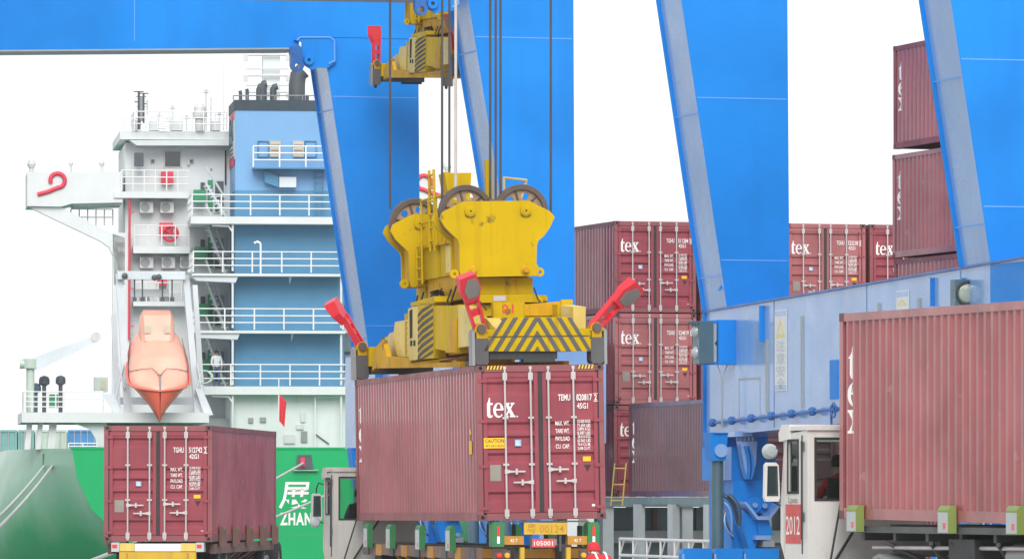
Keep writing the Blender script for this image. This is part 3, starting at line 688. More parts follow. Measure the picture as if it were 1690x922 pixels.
mb = MB(); x_, z_ = FA.P(1188, 601, -2.2); mb.cyl((x_-.06, -2.2, z_-.01), (x_+.05, -2.2, z_-.35), .012, 5); mb.cyl((x_+.2, -2.2, z_-.01), (x_+.07, -2.2, z_-.35), .012, 5); mb.cyl((x_+.06, -2.2, z_-.33), (x_+.06, -2.2, z_-1.6), .02, 6)
mb.build('lamp_cable', 'crane_grey', ca)
mb = MB(); x_, z_ = FA.P(1203, 462, yn1); mb.lathe([(.0,-.10),(.05,-.10),(.12,0),(.05,.1),(0,.1)], (x_-.06, yn1+.2, z_), 'x', 10); mb.cyl((x_-.2, yn1+.2, z_-.25), (x_-.06, yn1+.2, z_), .03, 6); mb.build('hook_bracket', 'crane_blue', ca)

# bogie under the far end of the sill beam
def G(x, y, pl): return FA.P(1180 + x/3.975, 690 + y/3.975, pl)
def gp(pts, pl): return [G(x, y, pl) for x, y in pts]
BP = []
def bpart(name, mb, mt): BP.append((name, mb.mesh(name, mt)))
yb = -3.0
mb = MB(); mb.prism(gp([(62,185),(395,178),(400,405),(420,545),(400,600),(330,660),(330,870),(110,870),(110,405),(62,405)], yb+.6), 'y', yb+.6, yb+2.4); bpart('bogie_body', mb, 'crane_blue')
mb = MB(); mb.prism(gp([(62,190),(108,188),(108,404),(62,404)], yb+.5), 'y', yb+.5, yb+.595); bpart('side_plate', mb, 'crane_pale_sheen')  # same blue paint, lightened to show the sky sheen on this face
mb = MB(); mb.prism(gp([(118,406),(400,406),(410,545),(330,640),(245,640),(160,545),(118,545)], yb+.45), 'y', yb+.45, yb+.595); bpart('bogie_plate', mb, 'crane_blue')
mb = MB(); mb.prism(gp([(168,150),(278,150),(268,300),(245,398),(215,398),(195,330),(180,240)], yb+.1), 'y', yb+.1, yb+.44); bpart('quadrant', mb, 'crane_pale_sheen')
for dx in (0, 22):
    mb = MB(); mb.prism(gp([(205+dx,180),(225+dx,240),(232+dx,320),(222+dx,395),(214+dx,395),(222+dx,320),(214+dx,240),(197+dx,185)], yb-.02), 'y', yb-.02, yb+.095); bpart('quadrant_rib', mb, 'crane_blue')
mb = MB(); mb.prism(gp([(130,85),(245,82),(247,115),(130,120)], yb+.0), 'y', yb, yb+1.6); bpart('beam_seat', mb, 'crane_pale_sheen')
for i in range(5):
    x = 150 + i*26; mb = MB(); (xa, za), (xb, zc) = G(x, 122, yb+.05), G(x+14, 148, yb+.05); mb.box(xa, xb, yb+.05, yb+.2, zc, za); bpart('bolt', mb, 'crane_blue_dark')
for c in ((258,568),(322,572)):
    cx, cz = G(*c, yb+.2); mb = MB(); mb.prism(circ(cx, cz, .20, 18), 'y', yb+(.2 if c[0] < 300 else .3), yb+.449); bpart('pin_lug', mb, 'crane_blue')
    mb = MB(); mb.prism(circ(cx, cz, .065, 12), 'y', yb+.12, yb+.3); bpart('pin', mb, 'crane_pale_sheen')
mb = MB(); mb.prism(gp([(158,548),(172,545),(250,640),(318,640),(398,552),(410,556),(326,664),(245,664)], yb+.1), 'y', yb-.3, yb+.445); bpart('balance_flange', mb, 'crane_pale_sheen')
mb = MB(); mb.prism(gp([(160,600),(245,668),(262,765),(240,850),(200,850),(150,690)], yb+.3), 'y', yb+.0, yb+.59); bpart('balance_web', mb, 'crane_blue')
mb = MB(); mb.prism(gp([(252,666),(328,666),(358,765),(262,765)], yb+.2), 'y', yb-.1, yb+.59); bpart('pedestal', mb, 'crane_blue')
mb = MB(); mb.prism(gp([(245,766),(342,766),(342,794),(245,794)], yb), 'y', yb-.25, yb+.5); bpart('pad', mb, 'crane_pale_sheen')
mb = MB(); mb.prism(gp([(300,800),(375,800),(375,842),(300,842)], yb), 'y', yb-.2, yb+.5); bpart('pad', mb, 'crane_grey')
for x0, x1 in ((-215, -20), (-5, 183), (190, 420)):
    x0_, zt_ = G(x0, 852, yb-.6); x1_ = G(x1, 852, yb-.6)[0]
    mb = MB(); mb.prism([(x0_, .25), (x1_, .25), (x1_, zt_), (x0_+.10, zt_), (x0_+.03, zt_-.04), (x0_, zt_-.12)], 'y', yb-.6, yb-.3); bpart('rail_guard', mb, 'crane_blue')
    mb = MB(); mb.box(x0_-.004, x0_+.05, yb-.62, yb-.604, .25, zt_-.13); bpart('guard_edge', mb, 'crane_pale_sheen')
for j in range(2):
    mb = MB(); mb.lathe([(.0,.3),(.42,.3),(.42,.66),(.48,.7),(.48,.76),(0,.76)], (.5, yb+.4+j*1.4, .48), 'x', 20); bpart('rail_wheel', mb, 'dark_steel')
for n_, k in enumerate(((30,500,110,500,150,690),(35,545,120,560,100,780),(45,590,60,700,110,790),(55,620,25,720,105,770),(70,500,160,560,140,700))):
    p0, p1, p2 = G(k[0],k[1],yb-.1), G(k[2],k[3],yb-.2), G(k[4],k[5],yb-.1); pts = []
    for i in range(11):
        t_ = i/10; x = (1-t_)**2*p0[0]+2*t_*(1-t_)*p1[0]+t_*t_*p2[0]; z = (1-t_)**2*p0[1]+2*t_*(1-t_)*p1[1]+t_*t_*p2[1]; pts.append((x, yb-.1-.1*math.sin(t_*3.1)-n_*.05, z))
    mb = MB(); mb.tube(pts, .05 if n_ in (0,4) else .03, 7); bpart('hose', mb, 'hose' if n_ % 2 == 0 else 'crane_pale_sheen')
mb = MB(); (xa, za), (xb, zc) = G(30, 595, yb-.3), G(62, 622, yb-.3); mb.box(xa, xb, yb-.3, yb-.2, zc, za); bpart('junction_box', mb, 'plate_red')
mb = MB(); cx, z1 = G(15, 20, yb-.2); z0 = G(15, 330, yb-.2)[1]; mb.box(cx-.2, cx+.2, yb-.5, yb+.2, z0+.9, botA(0)); mb.prism([(cx-.28, z0+.9),(cx+.2, z0+.9),(cx+.14, z0+.2),(cx-.2, z0+.2)], 'y', yb-.45, yb+.1); bpart('jack_bracket', mb, 'crane_blue')
mb = MB(); mb.cyl((cx, yb-.2, .3), (cx, yb-.2, z0+.2), .16, 14); bpart('jack_cylinder', mb, 'teal_steel')
mb = MB(); cx2, z1 = G(12, 200, yb-.5); mb.prism(circ(cx, z0+.45, .17, 14), 'y', yb-.52, yb-.46); bpart('jack_pin', mb, 'crane_pale_sheen')
def place_bogie(cr, off):
    for n, me in BP: obj(n, me, cr, None, off)
place_bogie(ca, (0, 0, 0)); place_bogie(ca, (0, y2 + LD + .5, .1))

# second crane, farther left
cb = thing('gantry_crane', FB, 'blue gantry crane farther back, its legs and girder in front of the ship', 'crane', 'blue gantry cranes')
SB = 6.55; YC = -16.6
topB = lambda y: SB
mb = MB(); mb.box(0, 1.7, YC-4.5, 1.6, 3.6, SB-.05); sb = mb.build('sill_beam', 'crane_pale_sheen', cb)
mb = MB(); mb.box(-.06, 1.76, YC-4.55, 1.65, SB-.048, SB); mb.build('top_flange', 'crane_blue_dark', sb)
for y in (-3, -7.5, -12, YC-2.5):
    mb = MB(); mb.box(-.22, -.002, y, y+.06, 4.0, SB-.2); mb.build('stiffener_fin', 'crane_blue', sb)
ynl, ync = -LD, YC - LD
make_leg(cb, ynl, [FB.P(577, 359, ynl), FB.P(541, 115, ynl)], [FB.P(692, 280, ynl), FB.P(690.5, 100, ynl)], topB, [FB.P(600, 161, ynl)[1], FB.P(620, 538, ynl)[1]])
make_leg(cb, ync, [FB.P(812, 235, ync), FB.P(774.5, 7, ync)], [FB.P(949, 560, ync), FB.P(946.5, 20, ync)], topB, [FB.P(800, 62, ync)[1], FB.P(850, 560, ync)[1]])
for o_ in (0.2, -6.5, -13.0, YC + .3): place_bogie(cb, (0, o_, -.1))
# girders: the far one crosses the top left of the view
def girder(yn, x1, zb0, zb1, nm):
    mb = MB(); mb.prism([(x1, zb0), (x1, ZTOP), (-32, ZTOP), (-32, zb1)], 'y', yn-.03, yn+1.5); g = mb.build('girder', 'crane_blue', cb)
    mb = MB(); mb.prism([(x1, zb0-.05), (x1, zb0-.002), (-32, zb1-.002), (-32, zb1-.05)], 'y', yn-.10, yn+1.57); mb.build('bottom_flange', 'crane_grey', g)
    for k in range(5):
        xx = x1 - 5.2 - k*5.4; mb = MB(); mb.box(xx, xx+.03, yn-.038, yn-.03, zb0+.1, ZTOP-.1); mb.build('weld_seam', 'seam', g)
    return g
a, b = FB.P(488, 79, ynl), FB.P(0, 83, ynl)
zE = a[1] + (b[1]-a[1])/(b[0]-a[0])*(-32-a[0])
girder(ynl, a[0]+.1, a[1], zE, 'far')
mb = MB(); mb.box(a[0]+.05, FB.P(690, 60, ynl)[0]-.1, ynl-.02, ynl+1.4, a[1]+.35, ZTOP-.01); mb.build('girder_joint', 'crane_blue', cb)
gz = FB.P(760, -4, ync)[1]
girder(ync, FB.P(742, 0, ync)[0], gz, gz-.2, 'near')
def hinge(yn, K, par):
    """lug where girder and leg are pinned together; K maps zoomed picture points to the plane"""
    yy = yn - .09
    q = lambda pts, y: [K(x, z, y) for x, z in pts]
    mb = MB(); rr = q([(545,55),(590,50),(602,70),(602,120),(612,155),(600,178),(575,182),(552,170),(545,150),(545,100),(540,85)], yy)
    c1 = K(578, 153, yy); c2 = K(551, 95, yy)
    mb.prism(rr, 'y', yy-.25, yy-.02, [circ(c1[0], c1[1], .085, 12), circ(c2[0], c2[1], .035, 8)]); mb.build('hinge_lug', 'crane_blue_dark', par)
    mb = MB(); rr = q([(570,20),(590,2),(760,2),(780,20),(782,130),(740,160),(690,160),(660,172),(625,150),(608,120),(608,30)], yy)
    mb.prism(rr, 'y', yy-.05, yy+.05); hb = mb.build('hinge_plate', 'crane_blue', par)
    mb = MB(); p = [K(x, z, yy-.06) for x, z in ((585,22),(600,6),(752,6),(774,24),(776,125),(745,140))]
    for i in range(len(p)-1): mb.cyl((p[i][0], yy-.055, p[i][1]), (p[i+1][0], yy-.055, p[i+1][1]), .03, 6)
    mb.build('weld_bead', 'seam', hb)
    cx, cz = K(640, 122, yy); mb = MB(); mb.lathe([(.055,-.05),(.055,-.10),(.15,-.10),(.16,-.08),(.16,0)], (cx, yy-.05, cz), 'y', 18); mb.build('pin_boss', 'crane_blue', hb)
    mb = MB(); mb.prism(circ(cx, cz, .06, 12), 'y', yy-.10, yy-.06); mb.build('pin', 'black_steel', hb)
hinge(ynl, lambda x, z, y: FB.P(300 + x/3.073, 60 + z/3.073, y), cb)
hinge(ync, lambda x, z, y: FB.P(745 - 541 + 300 + x/3.073, -93 + 60 + z/3.073, y), cb)
# ================================================================ container spreaders
SPF = Frame(FC.w((0, 0, HC)), 12.216, -.175, -.964)
def N_(x, y, pl): return SPF.P(760 + x/5.123, 440 + y/5.123, pl)
def S_(x, y, pl): return SPF.Q(570 + x/5.42, 470 + y/5.42, pl)
def H_(x, y, pl): return SPF.P(630 + x/4.853, 290 + y/4.853, pl)
SPP = []
def sp(name, mb, mt, par=None):
    SPP.append((name, mb.mesh(name, mt), par)); return len(SPP) - 1
def build_spreader_parts():
    # ---- end beams with chevron panels
    def endbeam(front):
        k = (lambda p: p) if front else (lambda p: (-p[0], p[1]))
        yy = (lambda a, b: (a, b)) if front else (lambda a, b: (L40-b, L40-a))
        pan = [k(N_(x, y, 0)) for x, y in ((185,715),(372,428),(905,424),(1150,665),(1150,712))]
        mb = MB(); mb.prism(pan, 'y', *yy(-.02, .05)); ip = sp('chevron_panel', mb, 'spreader_yellow')
        C_, SL_, T_ = 648, 175/285., 430
        for x0, x1 in ((188,222),(272,312),(362,402),(452,492),(540,580),(622,648)):
            def up(x):
                yt = 713 - (C_-x)/SL_
                return (C_, yt) if yt > T_ else (x + (713-T_)*SL_, T_)
            a, b = up(x0), up(x1); poly = [(x0,713),(x1,713),b]
            if a[1] <= T_+.1 and b[1] > T_+.1: poly.append((C_, T_))
            poly.append(a)
            for sgn in (-1, 1):
                pp_ = []
                for x, y in poly:
                    if sgn > 0: x = 2*C_ - x + (0 if y > 600 else 0)
                    x = max(190, min(x, 1145)); pp_.append(k(N_(x, y, 0)))
                mb = MB(); mb.prism(pp_, 'y', *yy(-.030, -.0205)); sp('hazard_stripe', mb, 'hazard_grey', ip)
        z1, z2 = N_(600, 715, 0)[1], N_(600, 425, 0)[1]
        mb = MB(); mb.box(-1.0, 1.0, *yy(.052, .50), z1+.02, z1+.42); sp('end_beam', mb, 'spreader_yellow')
        mb = MB(); mb.box(-.95, .35, *yy(.06, .45), z1-.14, z1+.018); mb.box(-.3, .3, *yy(.03, .3), z1-.2, z1-.14); sp('lock_mechanism', mb, 'black_steel')
        mb = MB(); mb.box(-.99, .99, *yy(-.034, -.031), N_(600,588,0)[1]-.008, N_(600,588,0)[1]+.008); sp('panel_joint', mb, 'hazard_black', ip)
        for s in (-1, 1):
            x0, x1 = sorted((s*.98, s*1.23))
            mb = MB(); mb.prism([(x0, .06),(x0+.03, .012),(x1-.03, .012),(x1, .06),(x1, .50),(x0, .50)], 'y', *yy(-.03, .34)); ic = sp('corner_housing', mb, 'hazard_grey')
            xs0, xs1 = sorted((s*1.235, s*1.29)); mb = MB(); mb.prism([yy(-.01, .0)[0] and (yy(-.02,.3)[0], .0) or (yy(-.02,.3)[0], .0), (yy(-.02,.3)[1], .0), (yy(-.02,.3)[1], .62), (sum(yy(-.02,.3))/2, .68), (yy(-.02,.3)[0], .62)], 'x', xs0, xs1); sp('gather_plate', mb, 'grey_steel', ic)
            mb = MB(); mb.lathe([(.05,.012),(.05,-.03),(.035,-.08),(0,-.09)], ((x0+x1)/2, sum(yy(.0,.2))/2, 0), 'z', 10); sp('twist_lock', mb, 'black_steel', ic)
            mb = MB(); mb.box(x0+.03, x1-.03, *yy(.0, .30), .50, .62); mb.prism([((x0+x1)/2+.13*math.cos(a/8*math.pi), .62+.17*math.sin(a/8*math.pi)) for a in range(9)], 'y', *yy(.03, .12)); mb.prism([((x0+x1)/2+.13*math.cos(a/8*math.pi), .62+.17*math.sin(a/8*math.pi)) for a in range(9)], 'y', *yy(.2, .29)); sp('flipper_bracket', mb, 'spreader_deep', ic)
            mb = MB(); mb.cyl(((x0+x1)/2, yy(-.06,.36)[0], .68), ((x0+x1)/2, yy(-.06,.36)[1], .68), .085, 12); sp('flipper_drive', mb, 'sheave', ic)
    endbeam(True); endbeam(False)
    # ---- longitudinal beams
    zb = .36
    for s in (-1, 1):
        x0, x1 = sorted((s*.42, s*.78))
        mb = MB(); mb.box(x0, x1, 2.7, L40-2.7, zb, 1.02); im = sp('main_beam', mb, 'spreader_yellow')
        mb = MB(); mb.box(x0-.03, x1+.03, 2.6, L40-2.6, zb-.06, zb-.001); sp('bottom_flange', mb, 'spreader_deep', im)
        for y0, y1 in ((.5, 2.9), (L40-2.9, L40-.5)):
            x0_, x1_ = x0+.05, x1-.05
            e = y0 if y0 < 3 else y1; f = y1 if y0 < 3 else y0
            mb = MB(); mb.prism([(f, zb+.05), (f, .98), (e+(f-e)*.35, .92), (e, .70), (e, zb)], 'x', x0_, x1_); sp('telescopic_beam', mb, 'spreader_cream')
    x0, z0 = N_(275, 420, 2.55); x1, z1 = N_(935, 283, 2.55)
    mb = MB(); mb.prism([(x0, z0-.3), (x1, z0-.3), (x1, z1), (x0+(x1-x0)*.42, z1-.08), (x0+(x1-x0)*.42, z0+.05), (x0+(x1-x0)*.10, z0+.05), (x0+(x1-x0)*.10, z1-.03), (x0, z1-.03)], 'y', 2.55, 2.69); ifr = sp('front_frame', mb, 'spreader_yellow')
    mb = MB(); xa, za = N_(850, 418, 2.5); mb.box(xa, x1+.01, 2.45, 2.545, z0-.05, z1+.01); xb = N_(350, 400, 2.5)[0]; mb.box(x0-.01, xb, 2.45, 2.545, z0-.05, z1-.02); sp('stop_block', mb, 'spreader_yellow', ifr)
    mb = MB(); xa, za = N_(540, 415, 2.5); xb, zb2 = N_(848, 292, 2.5); mb.prism([(xa, za), (xb, za), (xb, zb2), (xa, zb2-.05)], 'y', 2.50, 2.545); sp('front_plate', mb, 'spreader_deep', ifr)
    mb = MB(); xa, za = N_(300, 400, 2.5); xb, zb2 = N_(535, 318, 2.5); mb.box(xb-.55, xb+.02, 2.515, 2.548, za-.1, zb2+.05); sp('number_plate', mb, 'spreader_yellow', ifr)
    xt, zt_ = N_(348, 392, 2.5); mb = MB(); put_text(mb, '01', xt, 2.512, zt_, .24, .008, width=.24); sp('number_lettering', mb, 'flipper_red', ifr)
    # ---- centre frame, turntable and neck
    mb = MB(); mb.box(-.82, .82, 3.4, L40-3.4, 1.022, 1.25); sp('centre_frame', mb, 'spreader_yellow')
    mb = MB(); mb.box(-.80, .80, 3.6, L40-3.6, .40, .80); sp('hydraulic_unit', mb, 'black_steel')
    def blk(p, q, y0, y1, name, mt, par=None):
        a, b = N_(*p, y0), N_(*q, y0); mb = MB(); mb.box(min(a[0],b[0]), max(a[0],b[0]), y0, y1, min(a[1],b[1]), max(a[1],b[1])); return sp(name, mb, mt, par)
    blk((120,95),(613,226), 3.35, 4.3, 'neck', 'spreader_yellow')
    zq = N_(600, 300, 3.3)[1]; 
    xa, za = N_(150, 305, 3.3); xb, zb2 = N_(692, 228, 3.3)
    mb = MB(); mb.prism([(xa, za), (xb, za), (xb, zb2-.10), (xb-.12, zb2), (xa, zb2)], 'y', 3.25, 4.4); inb = sp('neck_base', mb, 'spreader_yellow')
    blk((385,96),(405,225), 3.33, 3.345, 'neck_rib', 'spreader_deep', inb); blk((470,96),(490,225), 3.33, 3.345, 'neck_rib', 'spreader_deep', inb)
    blk((278,246),(384,290), 3.232, 3.246, 'name_plate', 'galv', inb)
    for dy in (0, 4.2):
        mb = MB(); xa, za = N_(120, 226, 3.3); xb, zb2 = N_(613, 95, 3.3)
        if dy: mb.box(xa, xb, 3.9+dy, 4.8+dy, za-.5, zb2+.02); sp('neck', mb, 'spreader_yellow')
    # ---- left and right side equipment: striped guide towers, cabinets, plates
    for s in (-1, 1):
        X = s*1.12
        def side(pts, t, name, mt, par=None, o=0.0):
            q = [S_(x, y, -1.12) for x, y in pts]; a, b = sorted((X + s*o, X - s*(t - o) if o == 0 else X + s*(o - t)))
            mb = MB(); mb.prism(q, 'x', a, b); return sp(name, mb, mt, par)
        it = side([(650,190),(680,165),(785,165),(785,655),(655,665)], .26, 'guide_tower', 'spreader_yellow')
        for i in range(8):
            y0 = 205 + i*62
            side([(652, min(662, y0+55)), (652, min(664, y0+82)), (690, min(662, y0+40)), (784, y0-32 if y0-32 > 168 else 168), (784, y0-58 if y0-58 > 168 else 168), (690, y0+8)], .02, 'hazard_stripe', 'hazard_black', it, .012)
        side([(585,160),(790,100),(800,150),(790,170),(585,190)], .34, 'tower_cap', 'spreader_yellow', it)
        side([(560,215),(600,195),(648,190),(648,660),(630,672),(575,672),(560,600)], .20, 'tower_post', 'spreader_cream')
        side([(575,230),(600,215),(600,470),(578,480)], .02, 'slot', 'hole', it, .006)
        for a in (582, 610): side([(a,495),(a+17,495),(a+17,545),(a,545)], .02, 'slot', 'hole', it, .006)
        side([(795,185),(1005,185),(1005,608),(905,608),(905,590),(800,570)], .30, 'cabinet', 'spreader_yellow')
        ib = side([(912,602),(965,310),(1003,300),(1003,606)], .04, 'brace', 'spreader_deep', None, .045)
        side([(1008,190),(1112,205),(1112,545),(1010,560)], .24, 'guard_plate', 'spreader_cream')
        side([(322,332),(520,296),(556,330),(556,650),(470,650),(345,640),(300,505)], .16, 'arm_guard', 'spreader_cream', None, -.28 if s < 0 else -.28)
        side([(230,575),(305,490),(345,640),(556,655),(556,700),(1000,690),(1000,735),(240,745),(215,770),(212,650)], .10, 'outrigger', 'spreader_deep', None, -.06)
        for i in range(6): 
            y0 = 330 + i*52; side([(492,y0),(526,y0-4),(526,y0+4),(492,y0+8)], .02, 'rung', 'spreader_yellow', None, -.10)
        side([(488,325),(496,325),(496,640),(488,640)], .02, 'ladder_stile', 'spreader_yellow', None, -.10); side([(522,322),(530,322),(530,640),(522,640)], .02, 'ladder_stile', 'spreader_yellow', None, -.10)
    # ---- headblock: two sheave units joined by a beam
    Y = 3.0
    out = [H_(x, y, Y) for x, y in ((655,205),(1180,200),(1350,285),(1386,330),(1345,420),(1300,480),(1255,520),(1244,560),(1240,700),(1262,740),(1250,800),(640,812),(625,770),(622,560),(610,510),(560,465),(510,415),(468,345),(490,290))]
    cs = [H_(707, 285, Y), H_(1152, 280, Y)]; zc = (cs[0][1] + cs[1][1])/2
    inner = [p for p in out]; 
    for dy in (0, 4.95):
        mb = MB(); mb.prism(out, 'y', Y+dy, Y+dy+.10); ih = sp('headblock_plate', mb, 'spreader_yellow')
        mb = MB(); mb.prism(out, 'y', Y+dy+.75, Y+dy+.85); sp('headblock_plate', mb, 'spreader_yellow')
        zl = H_(700, 420, Y)[1]
        bx0, bx1 = H_(640, 600, Y)[0], H_(1232, 600, Y)[0]; zb3 = H_(700, 805, Y)[1]
        mb = MB(); mb.box(bx0, bx1, Y+dy+.102, Y+dy+.748, zb3+.03, zl); sp('headblock_body', mb, 'spreader_deep')
        for c in cs:
            r = .50; holes = [circ(c[0]+.31*math.cos(R(a)), c[1]+.31*math.sin(R(a)), .075, 10) for a in range(15, 375, 60)]
            mb = MB(); mb.prism(circ(c[0], c[1], .44, 32), 'y', Y+dy+.40, Y+dy+.44, holes); isv = sp('sheave', mb, 'sheave_web')
            mb = MB(); yc = Y+dy+.42; mb.lathe([(.43,-.09),(.52,-.10),(.53,-.07),(.485,0),(.53,.07),(.52,.10),(.43,.09),(.43,-.09)], (c[0], yc, c[1]), 'y', 40); sp('sheave_rim', mb, 'sheave', isv)
            mb = MB()
            for a in range(45, 405, 60): mb.cyl((c[0]+.08*math.cos(R(a)), yc-.03, c[1]+.08*math.sin(R(a))), (c[0]+.45*math.cos(R(a)), yc-.03, c[1]+.45*math.sin(R(a))), .022, 6)
            sp('sheave_rib', mb, 'sheave', isv)
            mb = MB(); mb.lathe([(.0,-.07),(.07,-.07),(.075,-.055),(.105,-.05),(.11,0)], (c[0], Y+dy, c[1]), 'y', 18); ibs = sp('sheave_boss', mb, 'spreader_yellow', ih)
            mb = MB(); mb.lathe([(0,-.08),(.018,-.08),(.018,-.06)], (c[0], Y+dy, c[1]), 'y', 8); sp('boss_bolt', mb, 'hole', ih)
            mb = MB(); mb.prism([(c[0]-.10,c[1]-.075),(c[0]+.10,c[1]-.075),(c[0]+.06,c[1]-.11),(c[0]-.06,c[1]-.11)], 'y', Y+dy-.03, Y+dy-.002); sp('boss_keeper', mb, 'sheave', ih)
        for q in ((730,755),(1150,755)):
            c = H_(*q, Y); mb = MB(); mb.lathe([(0,-.10),(.05,-.10),(.055,-.04),(.08,-.03),(.085,0)], (c[0], Y+dy, c[1]), 'y', 14); sp('lock_pin', mb, 'spreader_deep', ih)
        for q in ((585,785),(1268,770)):
            c = H_(*q, Y); dx = .10 if q[0] < 700 else -.10
            mb = MB(); mb.prism(circ(c[0], c[1], .088, 16), 'y', Y+dy+.02, Y+dy+.09, [circ(c[0], c[1], .034, 10)]); mb.box(min(c[0]+dx*.75, c[0]+dx*2.2), max(c[0]+dx*.75, c[0]+dx*2.2), Y+dy+.102, Y+dy+.16, c[1]-.05, c[1]+.05); sp('lifting_eye', mb, 'spreader_yellow', ih)
        mb = MB(); a, b = H_(870, 188, Y), H_(980, 200, Y); mb.box(a[0], b[0], Y+dy+.1, Y+dy+.75, b[1]-.01, a[1]+.01); sp('rope_guard', mb, 'sheave', ih)
    # joining beam, ladder, posts
    x0 = -.58
    a = SPF.Q(630+280/4.853, 290+600/4.853, x0); b = SPF.Q(630+360/4.853, 290+742/4.853, x0)
    zt_, zb4 = a[1], a[1]-.62
    mb = MB(); mb.box(x0, -x0, Y+.86, Y+4.94, zb4, zt_); ij = sp('joining_beam', mb, 'spreader_yellow')
    mb = MB(); mb.box(x0-.012, x0-.002, Y+.9, Y+2.7, zb4+.05, zt_-.04); sp('side_plate', mb, 'spreader_cream', ij)
    mb = MB(); mb.box(x0-.07, -x0+.07, Y+.9, Y+4.92, zt_, zt_+.05); sp('top_plate', mb, 'spreader_deep', ij)
    mb = MB(); mb.box(x0+.05, -x0-.05, Y+1.0, Y+4.8, zb4-.5, zb4-.002); sp('under_frame', mb, 'spreader_deep', ij)
    for y in (Y+1.8, Y+3.3):
        mb = MB(); mb.box(x0-.05, x0-.001, y, y+.06, zb4, zt_-.02); sp('stiffener', mb, 'spreader_yellow', ij)
    mb = MB(); mb.box(-.42, .0, Y+2.9, Y+3.9, zt_+.05, zt_+.9); mb.prism([(-.42, zt_+.9), (.0, zt_+.9), (.04, zt_+1.42), (-.50, zt_+1.42)], 'y', Y+3.1, Y+3.7); sp('cable_basket', mb, 'spreader_yellow')
    mb = MB(); yl = Y+3.2
    for dy in (0, .45): mb.cyl((x0-.12, yl+dy, zt_-.1), (x0-.12, yl+dy, zt_+1.5), .028, 6)
    for i in range(6): mb.cyl((x0-.12, yl, zt_+.1+i*.26), (x0-.12, yl+.45, zt_+.1+i*.26), .022, 6)
    sp('ladder', mb, 'spreader_yellow')
    mb = MB()
    for z in (.5, .95):
        mb.cyl((x0-.10, Y+.9, zt_+z), (x0-.10, Y+4.6, zt_+z), .024, 6)
    for i in range(6): mb.cyl((x0-.10, Y+.9+i*.74, zt_), (x0-.10, Y+.9+i*.74, zt_+.95), .024, 6)
    sp('guard_rail', mb, 'spreader_yellow')
    mb = MB(); yl = Y+4.3
    for dy in (0, .5): mb.cyl((x0-.16, yl+dy, zb4-.1), (x0-.16, yl+dy, zt_+.12), .024, 6)
    for i in range(4): mb.cyl((x0-.16, yl, zb4+.0+i*.22), (x0-.16, yl+.5, zb4+.0+i*.22), .02, 6)
    sp('ladder', mb, 'spreader_yellow')
    for q in ((862, 100, .95), (520, 100, 3.6)):
        c = H_(q[0], q[1], Y+q[2]); mb = MB(); ztp = H_(q[0], -125 if q[0] > 800 else -30, Y+q[2])[1]
        mb.box(c[0]-.065, c[0]+.065, Y+q[2], Y+q[2]+.13, zt_, ztp); sp('guide_post', mb, 'spreader_yellow')
    mb = MB(); c = H_(450, 100, Y+2.9)
    mb.cyl((.3, Y+1.3, zt_+1.22), (.95, Y+2.2, zt_+1.22), .025, 6); mb.cyl((.3, Y+1.3, zt_+1.22), (.3, Y+1.3, zt_), .025, 6); mb.cyl((.95, Y+2.2, zt_+1.22), (.55, Y+2.2, zt_), .025, 6); sp('hand_rail', mb, 'spreader_cream')
    for i in range(5):
        p0 = Vector((-.9+i*.08, 5.0+i*.25, 1.3)); mb = MB(); mb.tube([p0, p0+Vector((-.1,.2,.25)), p0+Vector((.1,.5,.3)), p0+Vector((.3,.6,.05))], .025, 6); sp('hose', mb, 'rubber')
build_spreader_parts()
for y_, dp, ln in ((3.7, .34, .5), (5.1, .22, .9), (6.9, .40, .6)):      # loose cables drooping over the left flank
    z_ = 1.32; mb = MB(); mb.tube([(-.80, y_, z_+.3), (-.90, y_+.2*ln, z_+.3-dp), (-.94, y_+.5*ln, z_+.24-dp), (-.90, y_+.8*ln, z_+.3-dp*.8), (-.80, y_+ln, z_+.25)], .018, 6); sp('cable', mb, 'rubber')
for x_ in (-.55, .62):
    mb = MB(); mb.tube([(x_, 3.2, 1.55), (x_+.03, 3.0, 1.32), (x_+.10, 2.9, 1.22), (x_+.12, 2.72, 1.12)], .016, 6); sp('cable', mb, 'rubber')
